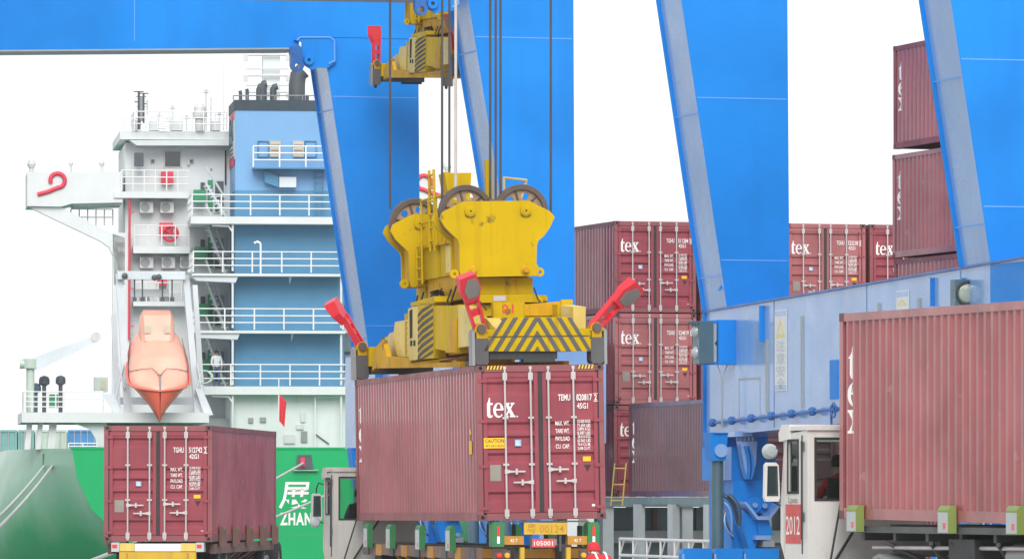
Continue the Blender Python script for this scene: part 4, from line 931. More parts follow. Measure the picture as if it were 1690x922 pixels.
def flippers(t, dirs):
    """a red double arm swung up at each corner, with a flared head faced with worn rubber"""
    hexa = [(0,1,2,3),(4,7,6,5),(0,4,5,1),(1,5,6,2),(2,6,7,3),(3,7,4,0)]
    for (s, front), dv in dirs.items():
        base = Vector((s*1.105, .15 if front else L40-.15, .70)); d = Vector(dv[:3]).normalized()
        n = Vector(dv[3:]); n = (n - d*n.dot(d)).normalized(); wv = d.cross(n)
        def LQ(u, v, q): return base + d*u + wv*v + n*q
        mb = MB()
        for v0 in (-.12, .07):
            mb.add([LQ(*q) for q in ((-.05,v0,-.07),(-.05,v0+.05,-.07),(-.05,v0+.05,.07),(-.05,v0,.07),(.72,v0*1.25,-.06),(.72,v0*1.25+.05,-.06),(.72,v0*1.25+.05,.05),(.72,v0*1.25,.05))], hexa)
        for u in (.26, .5): mb.add([LQ(*q) for q in ((u,-.1,-.05),(u,.1,-.05),(u,.1,.02),(u,-.1,.02),(u+.13,-.12,-.05),(u+.13,.12,-.05),(u+.13,.12,.02),(u+.13,-.12,.02))], hexa)
        f = mb.build('flipper', 'flipper_red', t)
        def slab(pts, h0, h1, nm, mt):
            m = MB(); lo_ = [LQ(u, v, h0(u)) for u, v in pts]; hi_ = [LQ(u, v, h1(u)) for u, v in pts]; k = len(pts)
            m.add(lo_ + hi_, [tuple(range(k))[::-1], tuple(range(k, 2*k))] + [(i, (i+1)%k, (i+1)%k+k, i+k) for i in range(k)]); m.build(nm, mt, f)
        slab([(.58,-.13),(.58,.13),(.84,.21),(1.12,.16),(1.12,-.16),(.84,-.21)], lambda u: -.03, lambda u: .10+(u-.58)*.22, 'flipper_head', 'flipper_red')
        slab([(.66,-.09),(.66,.12),(.84,.19),(1.04,.14),(1.05,-.03),(.86,-.13)], lambda u: .101+(u-.58)*.22, lambda u: .118+(u-.58)*.22, 'flipper_pad', 'flipper_grey')
def spreader(fr, label, dirs):
    t = thing('container_spreader', fr, label, 'spreader', 'yellow container spreaders'); made = []
    for n, me, par in SPP:
        made.append(obj(n, me, t if par is None else made[par]))
    flippers(t, dirs)
    return t
spreader(SPF, 'large yellow spreader with chevron panel and twin sheaves holding the middle container', {(-1,True): (-.30,-.30,.85,.1,-1,-.2), (1,True): (.66,-.05,.72,.5,-.8,-.2), (-1,False): (-.50,-.1,.85,-.7,.3,0), (1,False): (.6,.1,.78,.7,.3,0)})
u0 = Frame((0, 171.0, 0), 12.4, 2.7)
xu, zu = u0.P(747, 137, 0)
SPU = Frame(u0.w((xu + 1.22, 0, zu + .18)), 12.4, 2.7)
spreader(SPU, 'smaller looking yellow spreader high up, cut by the top edge and the middle crane leg', {(-1,True): (-.1,-.1,.99,-.9,-.3,0), (1,True): (.2,-.05,.95,.7,-.5,0), (-1,False): (-.02,-.05,1,-.5,.8,0), (1,False): (.2,.1,.9,.7,.3,0)})

# hoist ropes, straight up from the sheaves
def rope(p, ztop, label, mt='rope', r=.024, n=None):
    mb = MB(); mb.cyl((0, 0, 0), (0, 0, ztop - p[2]), r, 7); o = mb.build('hoist_rope', mt); o.location = p
    tag(o, label, 'rope', 'wire hoist ropes'); return o
def rp(px, py, yl): q = SPF.hit(px, py, 1, yl); return SPF.w(q)
ZR = 19.6
rope(rp(643.5, 345, 8.37), ZR, 'dark hoist rope at the far left, on the rear sheave of the spreader')
rope(rp(729.5, 352, 3.42), ZR, 'dark hoist rope running to the left rim of the front left sheave')
rope(rp(741.5, 340, 8.37), ZR, 'thin dark hoist rope just right of the short yellow guide post')
rope(rp(752, 330, 5.6), ZR, 'pale grey cable hanging beside the middle crane leg', 'rope_pale', .03)
rope(rp(809, 352, 3.42), ZR, 'dark hoist rope rising left of the tall yellow guide post')
rope(rp(818, 340, 8.37), ZR, 'dark hoist rope in the middle of the three above the front sheaves')
rope(rp(826, 352, 3.42), ZR, 'dark hoist rope rising from the left rim of the front right sheave')
rope(rp(909, 352, 3.42), ZR, 'dark hoist rope at the far right, on the right rim of the front sheave')
# ================================================================ people
def skin_person(name, joints, edges, slots, parent=None, sub=2):
    """joints: name -> (x, y, z, r); one continuous skinned body; slots: list of (material, test on a face centre), the first that holds wins"""
    me = bpy.data.meshes.new(name); ks = list(joints); me.from_pydata([joints[k][:3] for k in ks], [(ks.index(a), ks.index(b)) for a, b in edges], [])
    o = bpy.data.objects.new(name, me); COL.objects.link(o)
    m = o.modifiers.new('skin', 'SKIN'); m.use_smooth_shade = True
    for i, k in enumerate(ks):
        v = me.skin_vertices[0].data[i]; r = joints[k][3]; v.radius = (r, r) if not isinstance(r, tuple) else r; v.use_root = (k == 'pelvis')
    s = o.modifiers.new('sub', 'SUBSURF'); s.levels = sub; s.render_levels = sub
    dg = bpy.context.evaluated_depsgraph_get(); nm = bpy.data.meshes.new_from_object(o.evaluated_get(dg))
    bpy.data.objects.remove(o); bpy.data.meshes.remove(me)
    nm.materials.clear()
    for q, _ in slots: nm.materials.append(M[q])
    for p in nm.polygons:
        p.use_smooth = True
        for i, (_, t) in enumerate(slots):
            if t(p.center): p.material_index = i; break
    nm.name = name
    return obj(name, nm, parent)
LIMBS = [('pelvis','belly'),('belly','chest'),('chest','neck'),('neck','head'),('head','crown'),('chest','sl'),('sl','el'),('el','wl'),('wl','hl'),('chest','sr'),('sr','er'),('er','wr'),('wr','hr'),('pelvis','pl'),('pl','kl'),('kl','al'),('al','tl'),('pelvis','pr'),('pr','kr'),('kr','ar'),('ar','tr')]
def fingers(par, wrist, hand, mt='skin'):
    w_, h_ = Vector(wrist), Vector(hand); d = (h_ - w_).normalized(); sd_ = d.orthogonal().normalized()
    for i, (o_, ln) in enumerate(((-.03,.07),(-.01,.08),(.01,.075),(.03,.06))):
        mb = MB(); b_ = h_ + sd_*o_; n_ = d.cross(sd_); mb.tube([b_ - d*.02, b_ + d*ln*.5, b_ + d*ln*.8 + n_*.025], [.010, .009, .007], 6); mb.build('finger', mt, par)
    mb = MB(); mb.tube([w_ + d*.03 - sd_*.03, h_ - sd_*.055, h_ - sd_*.05 + d*.03], [.012, .010, .008], 6); mb.build('thumb', mt, par)
def face(par, c, f, r):
    """eyes, nose, mouth and ears on a head centred at c that looks along f"""
    c = Vector(c); f = Vector(f).normalized(); s = f.cross(Vector((0,0,1))).normalized(); u = s.cross(f)
    for k in (-1, 1):
        mb = MB(); mb.lathe([(0,-.012),(.010,-.006),(.012,0),(.010,.006),(0,.012)], c + f*r*.93 + s*k*.033 + u*.01, 'z', 8); mb.build('eye', 'hair', par)
        mb = MB(); mb.cbox(c + s*k*r*.98, (.02, .03, .055)); mb.build('ear', 'skin', par)
    mb = MB(); mb.tube([c + f*r*.95 + u*.01, c + f*(r+.02) - u*.03], [.008, .014], 6); mb.build('nose', 'skin', par)
    mb = MB(); mb.tube([c + f*r*.93 - u*.06 - s*.022, c + f*r*.96 - u*.062, c + f*r*.93 - u*.06 + s*.022], .006, 5); mb.build('mouth', 'flag_red', par)

# ================================================================ trucks
def wheel_meshes():
    mb = MB(); mb.lathe([(.30,-.13),(.46,-.14),(.51,-.10),(.52,0),(.51,.10),(.46,.14),(.30,.13),(.30,-.13)], (0,0,0), 'x', 28); a = mb.mesh('tyre', 'rubber')
    mb = MB(); mb.lathe([(.30,-.11),(.26,-.11),(.22,-.04),(.10,-.02),(.09,-.10),(0,-.10)], (0,0,0), 'x', 24); b = mb.mesh('rim', 'grey_steel')
    return a, b
TYRE, RIM = wheel_meshes()
def wheel(par, x, y, z=.52):
    t = obj('wheel', TYRE, par, None, (x, y, z)); r = obj('rim', RIM, t)
    if x > 0: r.scale = (-1, 1, 1)
def trailer(fr, label, dz, post_ys, post_mat, beam_mat, wide=W, plate=None, rear='green', side_mat='trailer_brown', pside='platform_light', post_top=.36, rail_h=.22, rear_z=0.0):
    t = thing('container_trailer', fr, label, 'trailer', 'container trailers'); hw = wide/2
    for s in (-1, 1):
        mb = MB(); x0, x1 = sorted((s*.38, s*.52)); mb.box(x0, x1, .3, 11.9, dz-.42, dz-.05); mb.box(x0-.04, x1+.04, .3, 11.9, dz-.05, dz-.02); mb.box(x0-.04, x1+.04, .3, 11.9, dz-.46, dz-.42); mb.build('main_beam', 'dark_steel', t)
        mb = MB(); x0, x1 = sorted((s*(hw-.02), s*(hw-.12))); mb.box(x0, x1, .5, 11.9, dz-.04-rail_h, dz-.04); mb.build('side_rail', side_mat, t)
    for i in range(9):
        y = .9 + i*1.32; mb = MB(); mb.box(-hw+.125, hw-.125, y, y+.12, dz-.24, dz-.06); mb.build('cross_member', beam_mat if i % 2 == 0 else 'dark_steel', t)
        if rail_h > .15: mb = MB(); mb.box(-hw-.005, -hw+.0195, y-.25, y+.25, dz-.27, dz-.05); mb.build('rail_patch', beam_mat if i % 2 else 'dark_steel', t)
    for s in (-1, 1):
        for y in post_ys:
            a, b = sorted((s*(hw+.008), s*(hw+.125)))
            zt_ = dz + post_top; ins = a if s > 0 else b; outx = b if s > 0 else a
            mb = MB(); mb.prism([(a, dz-.12), (b, dz-.12), (b, zt_ - (.06 if s > 0 else 0)), (b - (.04 if s > 0 else 0), zt_), (a + (.04 if s < 0 else 0), zt_), (a, zt_ - (.06 if s < 0 else 0))], 'y', y, y+.42); p = mb.build('guide_post', post_mat, t)
            mb = MB(); mb.box(*sorted((outx + s*.0045, outx + s*.0005)), y+.02, y+.40, dz-.11, zt_-.09); mb.build('face_plate', pside, p)
            mb = MB(); mb.box(*sorted((outx + s*.008, outx + s*.005)), y+.10, y+.2, dz-.06, dz+.02); mb.build('reflector', 'lamp_red', p)
    for s in (-1, 1):                          # diagonal stays below the deck
        for y in (3.2, 6.0, 8.6):
            mb = MB(); mb.cyl((s*(hw-.08), y, dz-.26), (s*.45, y+.9, dz-.75), .035, 6); mb.cyl((s*(hw-.08), y+1.8, dz-.26), (s*.45, y+.9, dz-.75), .035, 6); mb.build('stay', beam_mat, t)
    if rail_h < .15:                           # open side: fenders, air tanks, cabinet and pipes show below the deck
        for s in (-1, 1):
            for y in (1.9, 3.2):
                pts = [(y+.66*math.cos(math.pi*i/10), .66+.62*math.sin(math.pi*i/10)) for i in range(11)] + [(y-.61*math.cos(math.pi*i/10), .66+.57*math.sin(math.pi*i/10)) for i in range(11)]
                mb = MB(); mb.prism(pts, 'x', *sorted((s*.58, s*1.20))); mb.build('mudguard', 'platform_light', t)
            for y in (4.6, 5.7):
                mb = MB(); mb.lathe([(0,-.42),(.14,-.40),(.17,-.34),(.17,.34),(.14,.40),(0,.42)], (s*.86, y, dz-.42), 'y', 14); mb.build('air_tank', 'grey_steel', t)
            mb = MB(); mb.box(*sorted((s*.62, s*1.14)), 6.9, 7.9, dz-.75, dz-.2); mb.build('tool_box', 'black_steel', t)
            mb = MB(); mb.cyl((s*1.05, 4.0, dz-.3), (s*1.05, 11.2, dz-.34), .03, 6); mb.build('air_pipe', 'galv', t)
    for y in (1.9, 3.2):
        mb = MB(); mb.cyl((-1.0, y, .52), (1.0, y, .52), .07, 10); mb.box(-.5, -.36, y-.2, y+.2, .5, dz-.462); mb.box(.36, .5, y-.2, y+.2, .5, dz-.462); mb.build('axle', 'black_steel', t)
        for x in (-1.02, -.72, .72, 1.02): wheel(t, x, y)
    for s in (-1, 1):
        x0, x1 = sorted((s*.50, s*.64)); mb = MB(); mb.box(x0, x1, 9.6, 9.75, .12, dz-.1); mb.box(x0-.1, x1+.1, 9.5, 9.85, .0, .05); mb.cyl(((x0+x1)/2, 9.675, .05), ((x0+x1)/2, 9.675, .13), .05, 8); mb.build('landing_leg', 'dark_steel', t)
    # rear end
    if rear == 'green':
        for s in (-1, 1):
            a, b = sorted((s*.80, s*1.02)); mb = MB(); mb.prism([(a, dz-.02), (b, dz-.02), (b, dz+.40), (b-.03, dz+.44), (a+.03, dz+.44), (a, dz+.40)], 'y', -.03, .3); p = mb.build('corner_guide', 'trailer_green', t)
            xm = (a+b)/2; mb = MB(); mb.box(xm-.025, xm+.025, -.04, -.031, dz+.18, dz+.36); mb.build('reflector', 'lamp_red', p)
            mb = MB(); mb.box(xm-.025, xm+.025, -.04, -.031, dz+.04, dz+.175); mb.build('reflector', 'letter_white', p)
            a, b = sorted((s*.42, s*.795)); mb = MB(); mb.box(a, b, .0, .2, dz+.02, dz+.18); p = mb.build('rear_beam', 'trailer_orange', t)
            mb = MB(); put_text(mb, '42 T', min(a, b)+.12, -.003, dz+.07, .085, .008, width=.14); mb.build('beam_lettering', 'letter_white', p)
            a, b = sorted((s*.40, s*.48)); mb = MB(); mb.box(a, b, .02, .15, dz-.7, dz-.03); mb.build('bumper_strut', 'trailer_yellow', t)
            for k, (dx, mt_) in enumerate(((.88, 'lamp_red'), (.73, 'lamp_amber'))):
                mb = MB(); mb.lathe([(0,-.05),(.04,-.045),(.055,-.02),(.055,.03)], (s*dx, .03, dz-.18), 'y', 14); mb.build('tail_lamp', mt_, t)
            mb = MB(); mb.box(*sorted((s*.66, s*.98)), .06, .12, dz-.28, dz-.08); mb.build('lamp_bracket', 'dark_steel', t)
        mb = MB(); mb.box(-.42, .40, -.02, .0, dz+.21, dz+.43); p = mb.build('number_plate', 'trailer_yellow', t)
        mb = MB(); put_text(mb, '粤 00124', -.36, -.0235, dz+.245, .20, .004, width=.70); mb.build('plate_lettering', 'trailer_orange', p)
        mb = MB(); mb.box(-.27, .17, -.02, .005, dz-.03, dz+.13); p = mb.build('number_plate', 'plate_red', t)
        mb = MB(); put_text(mb, '105001', -.23, -.0235, dz+.005, .12, .006, width=.36); mb.build('plate_lettering', 'letter_white', p)
        mb = MB(); mb.box(-.80, .80, .02, .06, dz+.44, dz+.47); mb.box(-.30, -.26, .01, .05, dz-.1, dz+.44); mb.box(.26, .30, .01, .05, dz-.1, dz+.44); mb.build('rear_frame', 'dark_steel', t)
        mb = MB(); mb.box(-.95, .95, .15, .3, dz-.6, dz-.45); mb.build('bumper', 'grey_steel', t)
    else:
        for s in (-1, 1):
            a, b = sorted((s*.86, s*1.04)); mb = MB(); mb.box(a, b, -.05, .25, dz-.21, dz-.005); p = mb.build('corner_block', 'platform_light', t)
            mb = MB(); mb.box(a+.02, b-.05, -.056, -.0505, dz-.13, dz-.05); mb.build('reflector', 'lamp_red', p)
            a, b = sorted((s*.52, s*.855)); mb = MB(); mb.box(a, b, -.03, .2, dz-.20, dz-.02); mb.build('rear_beam', 'spreader_cream', t)
        mb = MB(); mb.box(-.515, .515, -.02, .2, dz-.20, dz-.03); mb.build('rear_beam', 'rail_white', t)
        mb = MB(); mb.box(-.86, .86, -.06, .12, dz-.75, dz-.215); mb.build('bumper', 'trailer_yellow', t)
        for s in (-1, 1):
            mb = MB(); a, b = sorted((s*.66, s*.70)); mb.box(a, b, -.068, -.0605, dz-.7, dz-.24); mb.build('bumper_rib', 'trailer_orange', t)
    return t
def cab(fr, y0, label, mt, num=None, lens=True, xl=-1.66, dz=0.0):
    """single-seat terminal tractor: hollow cab standing to the left of the trailer, chassis under it"""
    t = thing('terminal_tractor', fr, label, 'truck', 'terminal tractors')
    xr, zb, zr = xl + 1.76, 1.16, 3.05; y1 = y0 + .98
    t.location.z += dz
    sh = lambda poly, ax, a, b, nm, holes=(), m=mt, par=None: (lambda mb: mb.build(nm, m, par or t))(MB().prism(poly, ax, a, b, holes))
    rect = lambda a, b, c, d: [(a, c), (b, c), (b, d), (a, d)]
    rw = rect(xl+.13, xr-.14, 2.08, 2.92)
    sh(rect(xl, xr, zb, zr), 'y', y0, y0+.05, 'rear_wall', [rw])
    p = sh(rect(xl+.135, xr-.145, 2.085, 2.915), 'y', y0+.02, y0+.026, 'rear_window', m='cab_glass')
    sh(rect(xl+.10, xr-.11, 2.05, 2.95), 'y', y0-.012, y0-.001, 'window_seal', [rect(xl+.135, xr-.145, 2.085, 2.915)], 'rubber', p)
    prof = [(y0+.052, zb), (y1, zb), (y1+.24, 1.45), (y1+.24, 2.0), (y1+.05, 3.0), (y0+.052, zr)]
    dw = rect(y0+.42, y0+.86, 2.18, 2.90)
    for x, s in ((xl, -1), (xr-.045, 1)):
        sw = sh(prof, 'x', x, x+.045, 'side_wall', [dw])
        g = sh(rect(y0+.425, y0+.855, 2.185, 2.895), 'x', x+.018, x+.024, 'side_window', m='cab_glass')
        sh(rect(y0+.39, y0+.89, 2.15, 2.93), 'x', *sorted((x if s < 0 else x+.045, (x if s < 0 else x+.045) + s*.012)), 'window_seal', [rect(y0+.425, y0+.855, 2.185, 2.895)], 'rubber', g)
        ox = x if s < 0 else x+.045
        sh(rect(y0+.22, y0+.235, 1.3, 2.98), 'x', *sorted((ox - 0*s, ox + s*.014)), 'door_edge', (), 'rubber', sw)
        sh(rect(y0+1.02, y0+1.035, 1.3, 2.9), 'x', *sorted((ox, ox + s*.014)), 'door_edge', (), 'cab_grey', sw)
        for z in (1.75, 2.75): sh(rect(y0+.12, y0+.20, z, z+.14), 'x', *sorted((ox + s*.0145, ox + s*.03)), 'hinge', (), 'dark_steel', sw)
        if s < 0:
            mb = MB(); mb.cyl((ox-.035, y0+.16, 1.5), (ox-.035, y0+.16, 2.9), .014, 6); mb.build('grab_bar', 'black_steel', sw)
            if num:
                sh(rect(y0+.30, y0+.98, 1.44, 2.0), 'x', ox-.006, ox-.001, 'number_plate', (), 'plate_red', sw)
                mb = MB(); put_text(mb, num, ox-.009, y0+.95, 1.57, .38, .004, width=.62, side='x'); mb.build('number_lettering', 'letter_white', sw)
                mb = MB(); put_text(mb, 'Lpea', ox-.009, y0+.84, 2.02, .13, .002, width=.40, side='x'); mb.build('name_lettering', 'sticker_grey', sw)
    ws = [(y1+.24, 2.0), (y1+.05, 3.0)]
    mb = MB(); mb.add([(xl+.14, y1+.238, 2.02), (xr-.14, y1+.238, 2.02), (xr-.14, y1+.066, 2.95), (xl+.14, y1+.066, 2.95)], [(0,1,2,3)]); mb.build('windscreen', 'cab_glass', t)
    for a, b in ((xl+.045, xl+.139), (xr-.139, xr-.045)):
        mb = MB(); mb.add([(a, y1+.23, 2.0), (b, y1+.23, 2.0), (b, y1+.05, 2.98), (a, y1+.05, 2.98)], [(0,1,2,3)]); mb.build('pillar', mt, t)
    mb = MB(); mb.box(xl+.046, xr-.046, y1+.18, y1+.235, 1.45, 1.99); mb.build('front_panel', mt, t)
    mb = MB(); mb.box(xl-.02, xr+.02, y0-.04, y1+.12, zr+.002, zr+.06); mb.build('roof', mt, t)
    mb = MB(); mb.prism([(y1-.25, 2.93), (y1+.22, 2.90), (y1+.24, 3.02), (y1+.1, 3.14), (y1-.25, 3.14)], 'x', xl-.03, xr+.03); mb.build('visor', mt, t)
    mb = MB(); mb.box(xl+.05, xr-.05, y0+.055, y1+.25, zb+.0, zb+.08); mb.build('floor', 'dark_steel', t)
    mb = MB(); mb.box(xl+.35, xl+.95, y0+.25, y0+.75, zb+.09, 1.72); mb.box(xl+.38, xl+.92, y0+.18, y0+.28, 1.721, 2.38); mb.build('seat', 'rubber', t)
    mb = MB(); mb.lathe([(.19,-.015),(.21,0),(.19,.015),(.175,0),(.19,-.015)], (xl+.66, y1-.1, 1.98), 'y', 20); mb.cyl((xl+.66, y1-.1, 1.98), (xl+.66, y1+.15, 1.6), .03, 6); mb.build('steering_wheel', 'rubber', t)
    # mirrors on an arm ahead of the door
    mb = MB(); mb.tube([(xl, y1+.1, 2.78), (xl-.10, y1+.22, 2.82), (xl-.14, y1+.25, 2.70), (xl-.14, y1+.25, 2.05), (xl, y1+.25, 1.98)], .016, 6); ar = mb.build('mirror_arm', 'black_steel', t)
    mb = MB(); mb.prism([(xl-.25, 2.10), (xl-.23, 2.04), (xl-.04, 2.04), (xl-.02, 2.10), (xl-.04, 2.56), (xl-.08, 2.60), (xl-.21, 2.60), (xl-.24, 2.56)], 'y', y1+.20, y1+.30); mr = mb.build('mirror', mt, t)
    mb = MB(); mb.prism([(xl-.22, 2.12), (xl-.05, 2.12), (xl-.06, 2.55), (xl-.21, 2.55)], 'y', y1+.192, y1+.199); mb.build('mirror_glass', 'dark_window', mr)
    if lens:
        mb = MB(); mb.lathe([(0,-.10),(.075,-.09),(.11,-.03),(.11,.03),(.07,.09),(0,.10)], (xl-.17, y1+.22, 2.76 if num else 2.0), 'y', 16); mb.build('work_lamp', 'lens_white', t)
    # chassis
    mb = MB(); mb.box(-1.15, 1.1, y0-.5, y1+.5, .55, 1.0); mb.box(-.52, -.36, y0-3.2, y0-.5, .6, .9); mb.box(.36, .52, y0-3.2, y0-.5, .6, .9); mb.build('chassis', 'black_steel', t)
    mb = MB(); mb.box(xl-.02, xr, y0-.02, y1+.26, .85, zb-.005); mb.build('step_skirt', mt, t)
    mb = MB(); mb.box(xl-.05, xl+1.1, y0-1.2, y0-.03, zb-.12, zb-.02); mb.build('deck_plate', 'grey_steel', t)
    mb = MB(); mb.cyl((xl+.35, y0-.1, zb), (xl+1.0, y0-.1, zb+1.0), .022, 6); mb.cyl((xl+.02, y0-.9, zb-.02), (xl+.5, y0-.06, zb+1.0), .016, 6); mb.build('air_line', 'rubber', t)
    for s in (-1, 1):
        mb = MB(); pts = []; mz = .70 if num else .52
        for i in range(9): a = math.pi*i/8; pts.append((y0-2.2+.68*math.cos(a), mz+.62*math.sin(a)))
        pts += [(y0-2.2-.62*math.cos(math.pi*i/8)*1.0, mz+.56*math.sin(math.pi*i/8)) for i in range(9)]
        mb.prism(pts, 'x', *sorted((s*.62, s*1.2))); mb.build('mudguard', 'grey_steel', t)
    for y in (y0-2.2,):
        for x in (-1.02, -.72, .72, 1.02): wheel(t, x, y, .52-dz)
    for x in (-1.0, 1.0): wheel(t, x, y1-.1, .52-dz)
    return t
FT1 = Frame((.63, 110.75, 0), 12.2)
trailer(FT1, 'green-posted trailer with number 00124 under the hoisted container', 1.20, (2.35, 5.3, 8.3, 10.7), 'trailer_green', 'trailer_orange', plate=True)
FT2 = Frame((9.102, 72.462, 0), 15.76)
trailer(FT2, 'dark trailer with lime guide posts under the nearest container', 1.74, (2.2, 4.75, 7.35, 11.1), 'trailer_lime', 'dark_steel', rear='green', side_mat='dark_steel', post_top=.25, rail_h=.09)
FT0_ = Frame((-7.895, 132.5, 0), -4.44)
trailer(FT0_, 'rusty trailer with yellow bumper under the container by the green hull', 1.10, (1.2, 3.6, 6.2, 8.8, 11.2), 'trailer_brown', 'trailer_brown', rear='yellow', pside='trailer_brown', post_top=.34)
cab(FT1, 12.75, 'grey-white terminal tractor cab beside the green hull lettering', 'cab_grey', dz=-.42)
cab(FT2, 12.75, 'white terminal tractor numbered 2012 in front of the blue crane bogie', 'cab_white', '2012', xl=-1.50)
cab(FT0_, 12.75, 'terminal tractor hidden ahead of the container by the green hull', 'cab_grey', dz=-.42)

def driver(fr, y0, label, top, extra=None, xl=-1.66, dz=0.0):
    x, y, z = xl+.65, y0+.48, 1.72+dz
    J = {'pelvis': (x,y,z+.10,.14),'belly': (x,y-.02,z+.28,(.15,.12)),'chest': (x,y,z+.52,(.18,.13)),'neck': (x,y+.03,z+.70,.058),'head': (x,y+.05,z+.82,.10),'crown': (x,y+.05,z+.93,.075),
         'sl': (x-.20,y+.02,z+.60,.075),'el': (x-.26,y+.22,z+.36,.055),'wl': (x-.12,y+.44,z+.34,.04),'hl': (x-.08,y+.52,z+.36,.04),'sr': (x+.20,y+.02,z+.60,.075),'er': (x+.26,y+.22,z+.36,.055),'wr': (x+.12,y+.44,z+.34,.04),'hr': (x+.08,y+.52,z+.36,.04),
         'pl': (x-.10,y+.04,z+.08,.10),'kl': (x-.13,y+.44,z+.10,.07),'al': (x-.13,y+.50,z-.33,.05),'tl': (x-.13,y+.62,z-.38,.045),'pr': (x+.10,y+.04,z+.08,.10),'kr': (x+.13,y+.44,z+.10,.07),'ar': (x+.13,y+.50,z-.33,.05),'tr': (x+.13,y+.62,z-.38,.045)}
    t = thing('person', fr, label, 'person', 'truck drivers')
    b = skin_person('body', J, LIMBS, [('skin', lambda c: c.z > z+.71 or (c.y > y+.42 and c.z > z+.25)), (top, lambda c: c.z > z+.16), ('cloth_blue', lambda c: True)], t)
    mb = MB(); mb.lathe([(.115,-.02),(.118,.05),(.095,.12),(.05,.15),(0,.155)], (x, y+.045, z+.84), 'z', 14); mb.build('hair', 'hair', t)
    face(t, (x, y+.05, z+.83), (0, 1, 0), .10)
    fingers(t, J['wl'][:3], J['hl'][:3]); fingers(t, J['wr'][:3], J['hr'][:3])
    if extra:
        for k in (-1, 1):
            mb = MB(); mb.tube([(x+k*.12,y-.15,z+.2),(x+k*.12,y-.155,z+.45),(x+k*.11,y-.09,z+.655)], .03, 6); mb.build('vest_stripe', extra, t)
driver(FT2, 12.75, 'driver in a red shirt with yellow vest stripes behind the 2012 cab window', 'cloth_red', 'cloth_yellow', xl=-1.50)
driver(FT1, 12.75, 'driver in dark clothes seated in the grey-white cab', 'cloth_blue', dz=-.42)

# worker in red crouching behind the trailer's right rear corner
FW = Frame((1.66, 108.9, 0), 30)
J = {'pelvis': (0,-.14,.62,.145),'belly': (0,-.04,.76,(.15,.13)),'chest': (0,.12,.93,(.18,.14)),'neck': (0,.24,1.03,.06),'head': (0,.31,1.10,.098),'crown': (0,.34,1.20,.075),
     'sl': (-.20,.13,.98,.075),'el': (-.30,.26,.74,.055),'wl': (-.18,.42,.62,.04),'hl': (-.14,.50,.60,.04),'sr': (.20,.13,.98,.075),'er': (.30,.24,.74,.055),'wr': (.16,.42,.66,.04),'hr': (.12,.50,.64,.04),
     'pl': (-.11,-.10,.56,.10),'kl': (-.20,.30,.50,.075),'al': (-.18,.02,.09,.05),'tl': (-.20,.18,.04,.045),'pr': (.11,-.10,.56,.10),'kr': (.20,.30,.46,.075),'ar': (.18,.02,.09,.05),'tr': (.20,.18,.04,.045)}
t = thing('person', FW, 'crouching worker in red overalls at the lower edge beside the trailer', 'person')
skin_person('body', J, LIMBS, [('skin', lambda c: (c.z > 1.04 and c.y > .17) or (c.y > .42 and c.z > .52)), ('cloth_red', lambda c: c.z > .1), ('rubber', lambda c: True)], t)
mb = MB(); mb.lathe([(.13,-.01),(.122,.0),(.12,.05),(.095,.11),(.05,.14),(0,.145)], (0, .32, 1.14), 'z', 16); mb.box(-.07, .07, .40, .50, 1.125, 1.14); mb.build('cap', 'cloth_red', t)
face(t, (0,.31,1.10), (0,1,-.2), .10); fingers(t, J['wl'][:3], J['hl'][:3]); fingers(t, J['wr'][:3], J['hr'][:3])
for k in (-1, 1):
    mb = MB(); mb.tube([(k*.10,-.02,.93),(k*.11,.08,1.075),(k*.12,.17,1.09)], .022, 6); mb.build('reflective_stripe', 'letter_white', t)
# ================================================================ cargo ship, stern towards the quay
FH = Frame((-12.24, 285.0, 0), 6.0)
ship = thing('cargo_ship', FH, 'green-hulled cargo ship with white bridge and blue funnel casing, stern towards the quay', 'ship')
def SB_(name, mb, mt, par=None, label=None): return mb.build(name, mt, par or ship, label)
def B(name, px0, py0, px1, py1, y0, dep, mt, par=None, lab=None):
    a, b = FH.P(px0, py0, y0), FH.P(px1, py1, y0); mb = MB()
    mb.box(min(a[0],b[0]), max(a[0],b[0]), y0, y0+dep, min(a[1],b[1]), max(a[1],b[1])); return SB_(name, mb, mt, par, lab)
def PL(name, pts, y0, dep, mt, par=None, mirror=False):
    q = [FH.P(x, y, y0) for x, y in pts]
    if mirror: q = [(-x, z) for x, z in q]
    mb = MB(); mb.prism(q, 'y', y0, y0+dep); return SB_(name, mb, mt, par)
def RAIL(px0, px1, pt, pb, y, n, nr=3, par=None, r=.028, mt='rail_white', ret=0.0):
    (x0, z1), (x1, z0) = FH.P(px0, pt, y), FH.P(px1, pb, y); mb = MB()
    for i in range(nr): z = z1 + (z0 - z1)*i/nr; mb.cyl((x0, y, z), (x1, y, z), r, 6)
    for i in range(n+1): x = x0 + (x1-x0)*i/n; mb.cyl((x, y, z0), (x, y, z1), r*1.25, 6)
    if ret:
        for i in range(nr): z = z1 + (z0 - z1)*i/nr; mb.cyl((x0, y, z), (x0, y+ret, z), r, 6)
        for k in range(1, 4): mb.cyl((x0, y+ret*k/3, z0), (x0, y+ret*k/3, z1), r*1.25, 6)
    return SB_('railing', mb, mt, par)
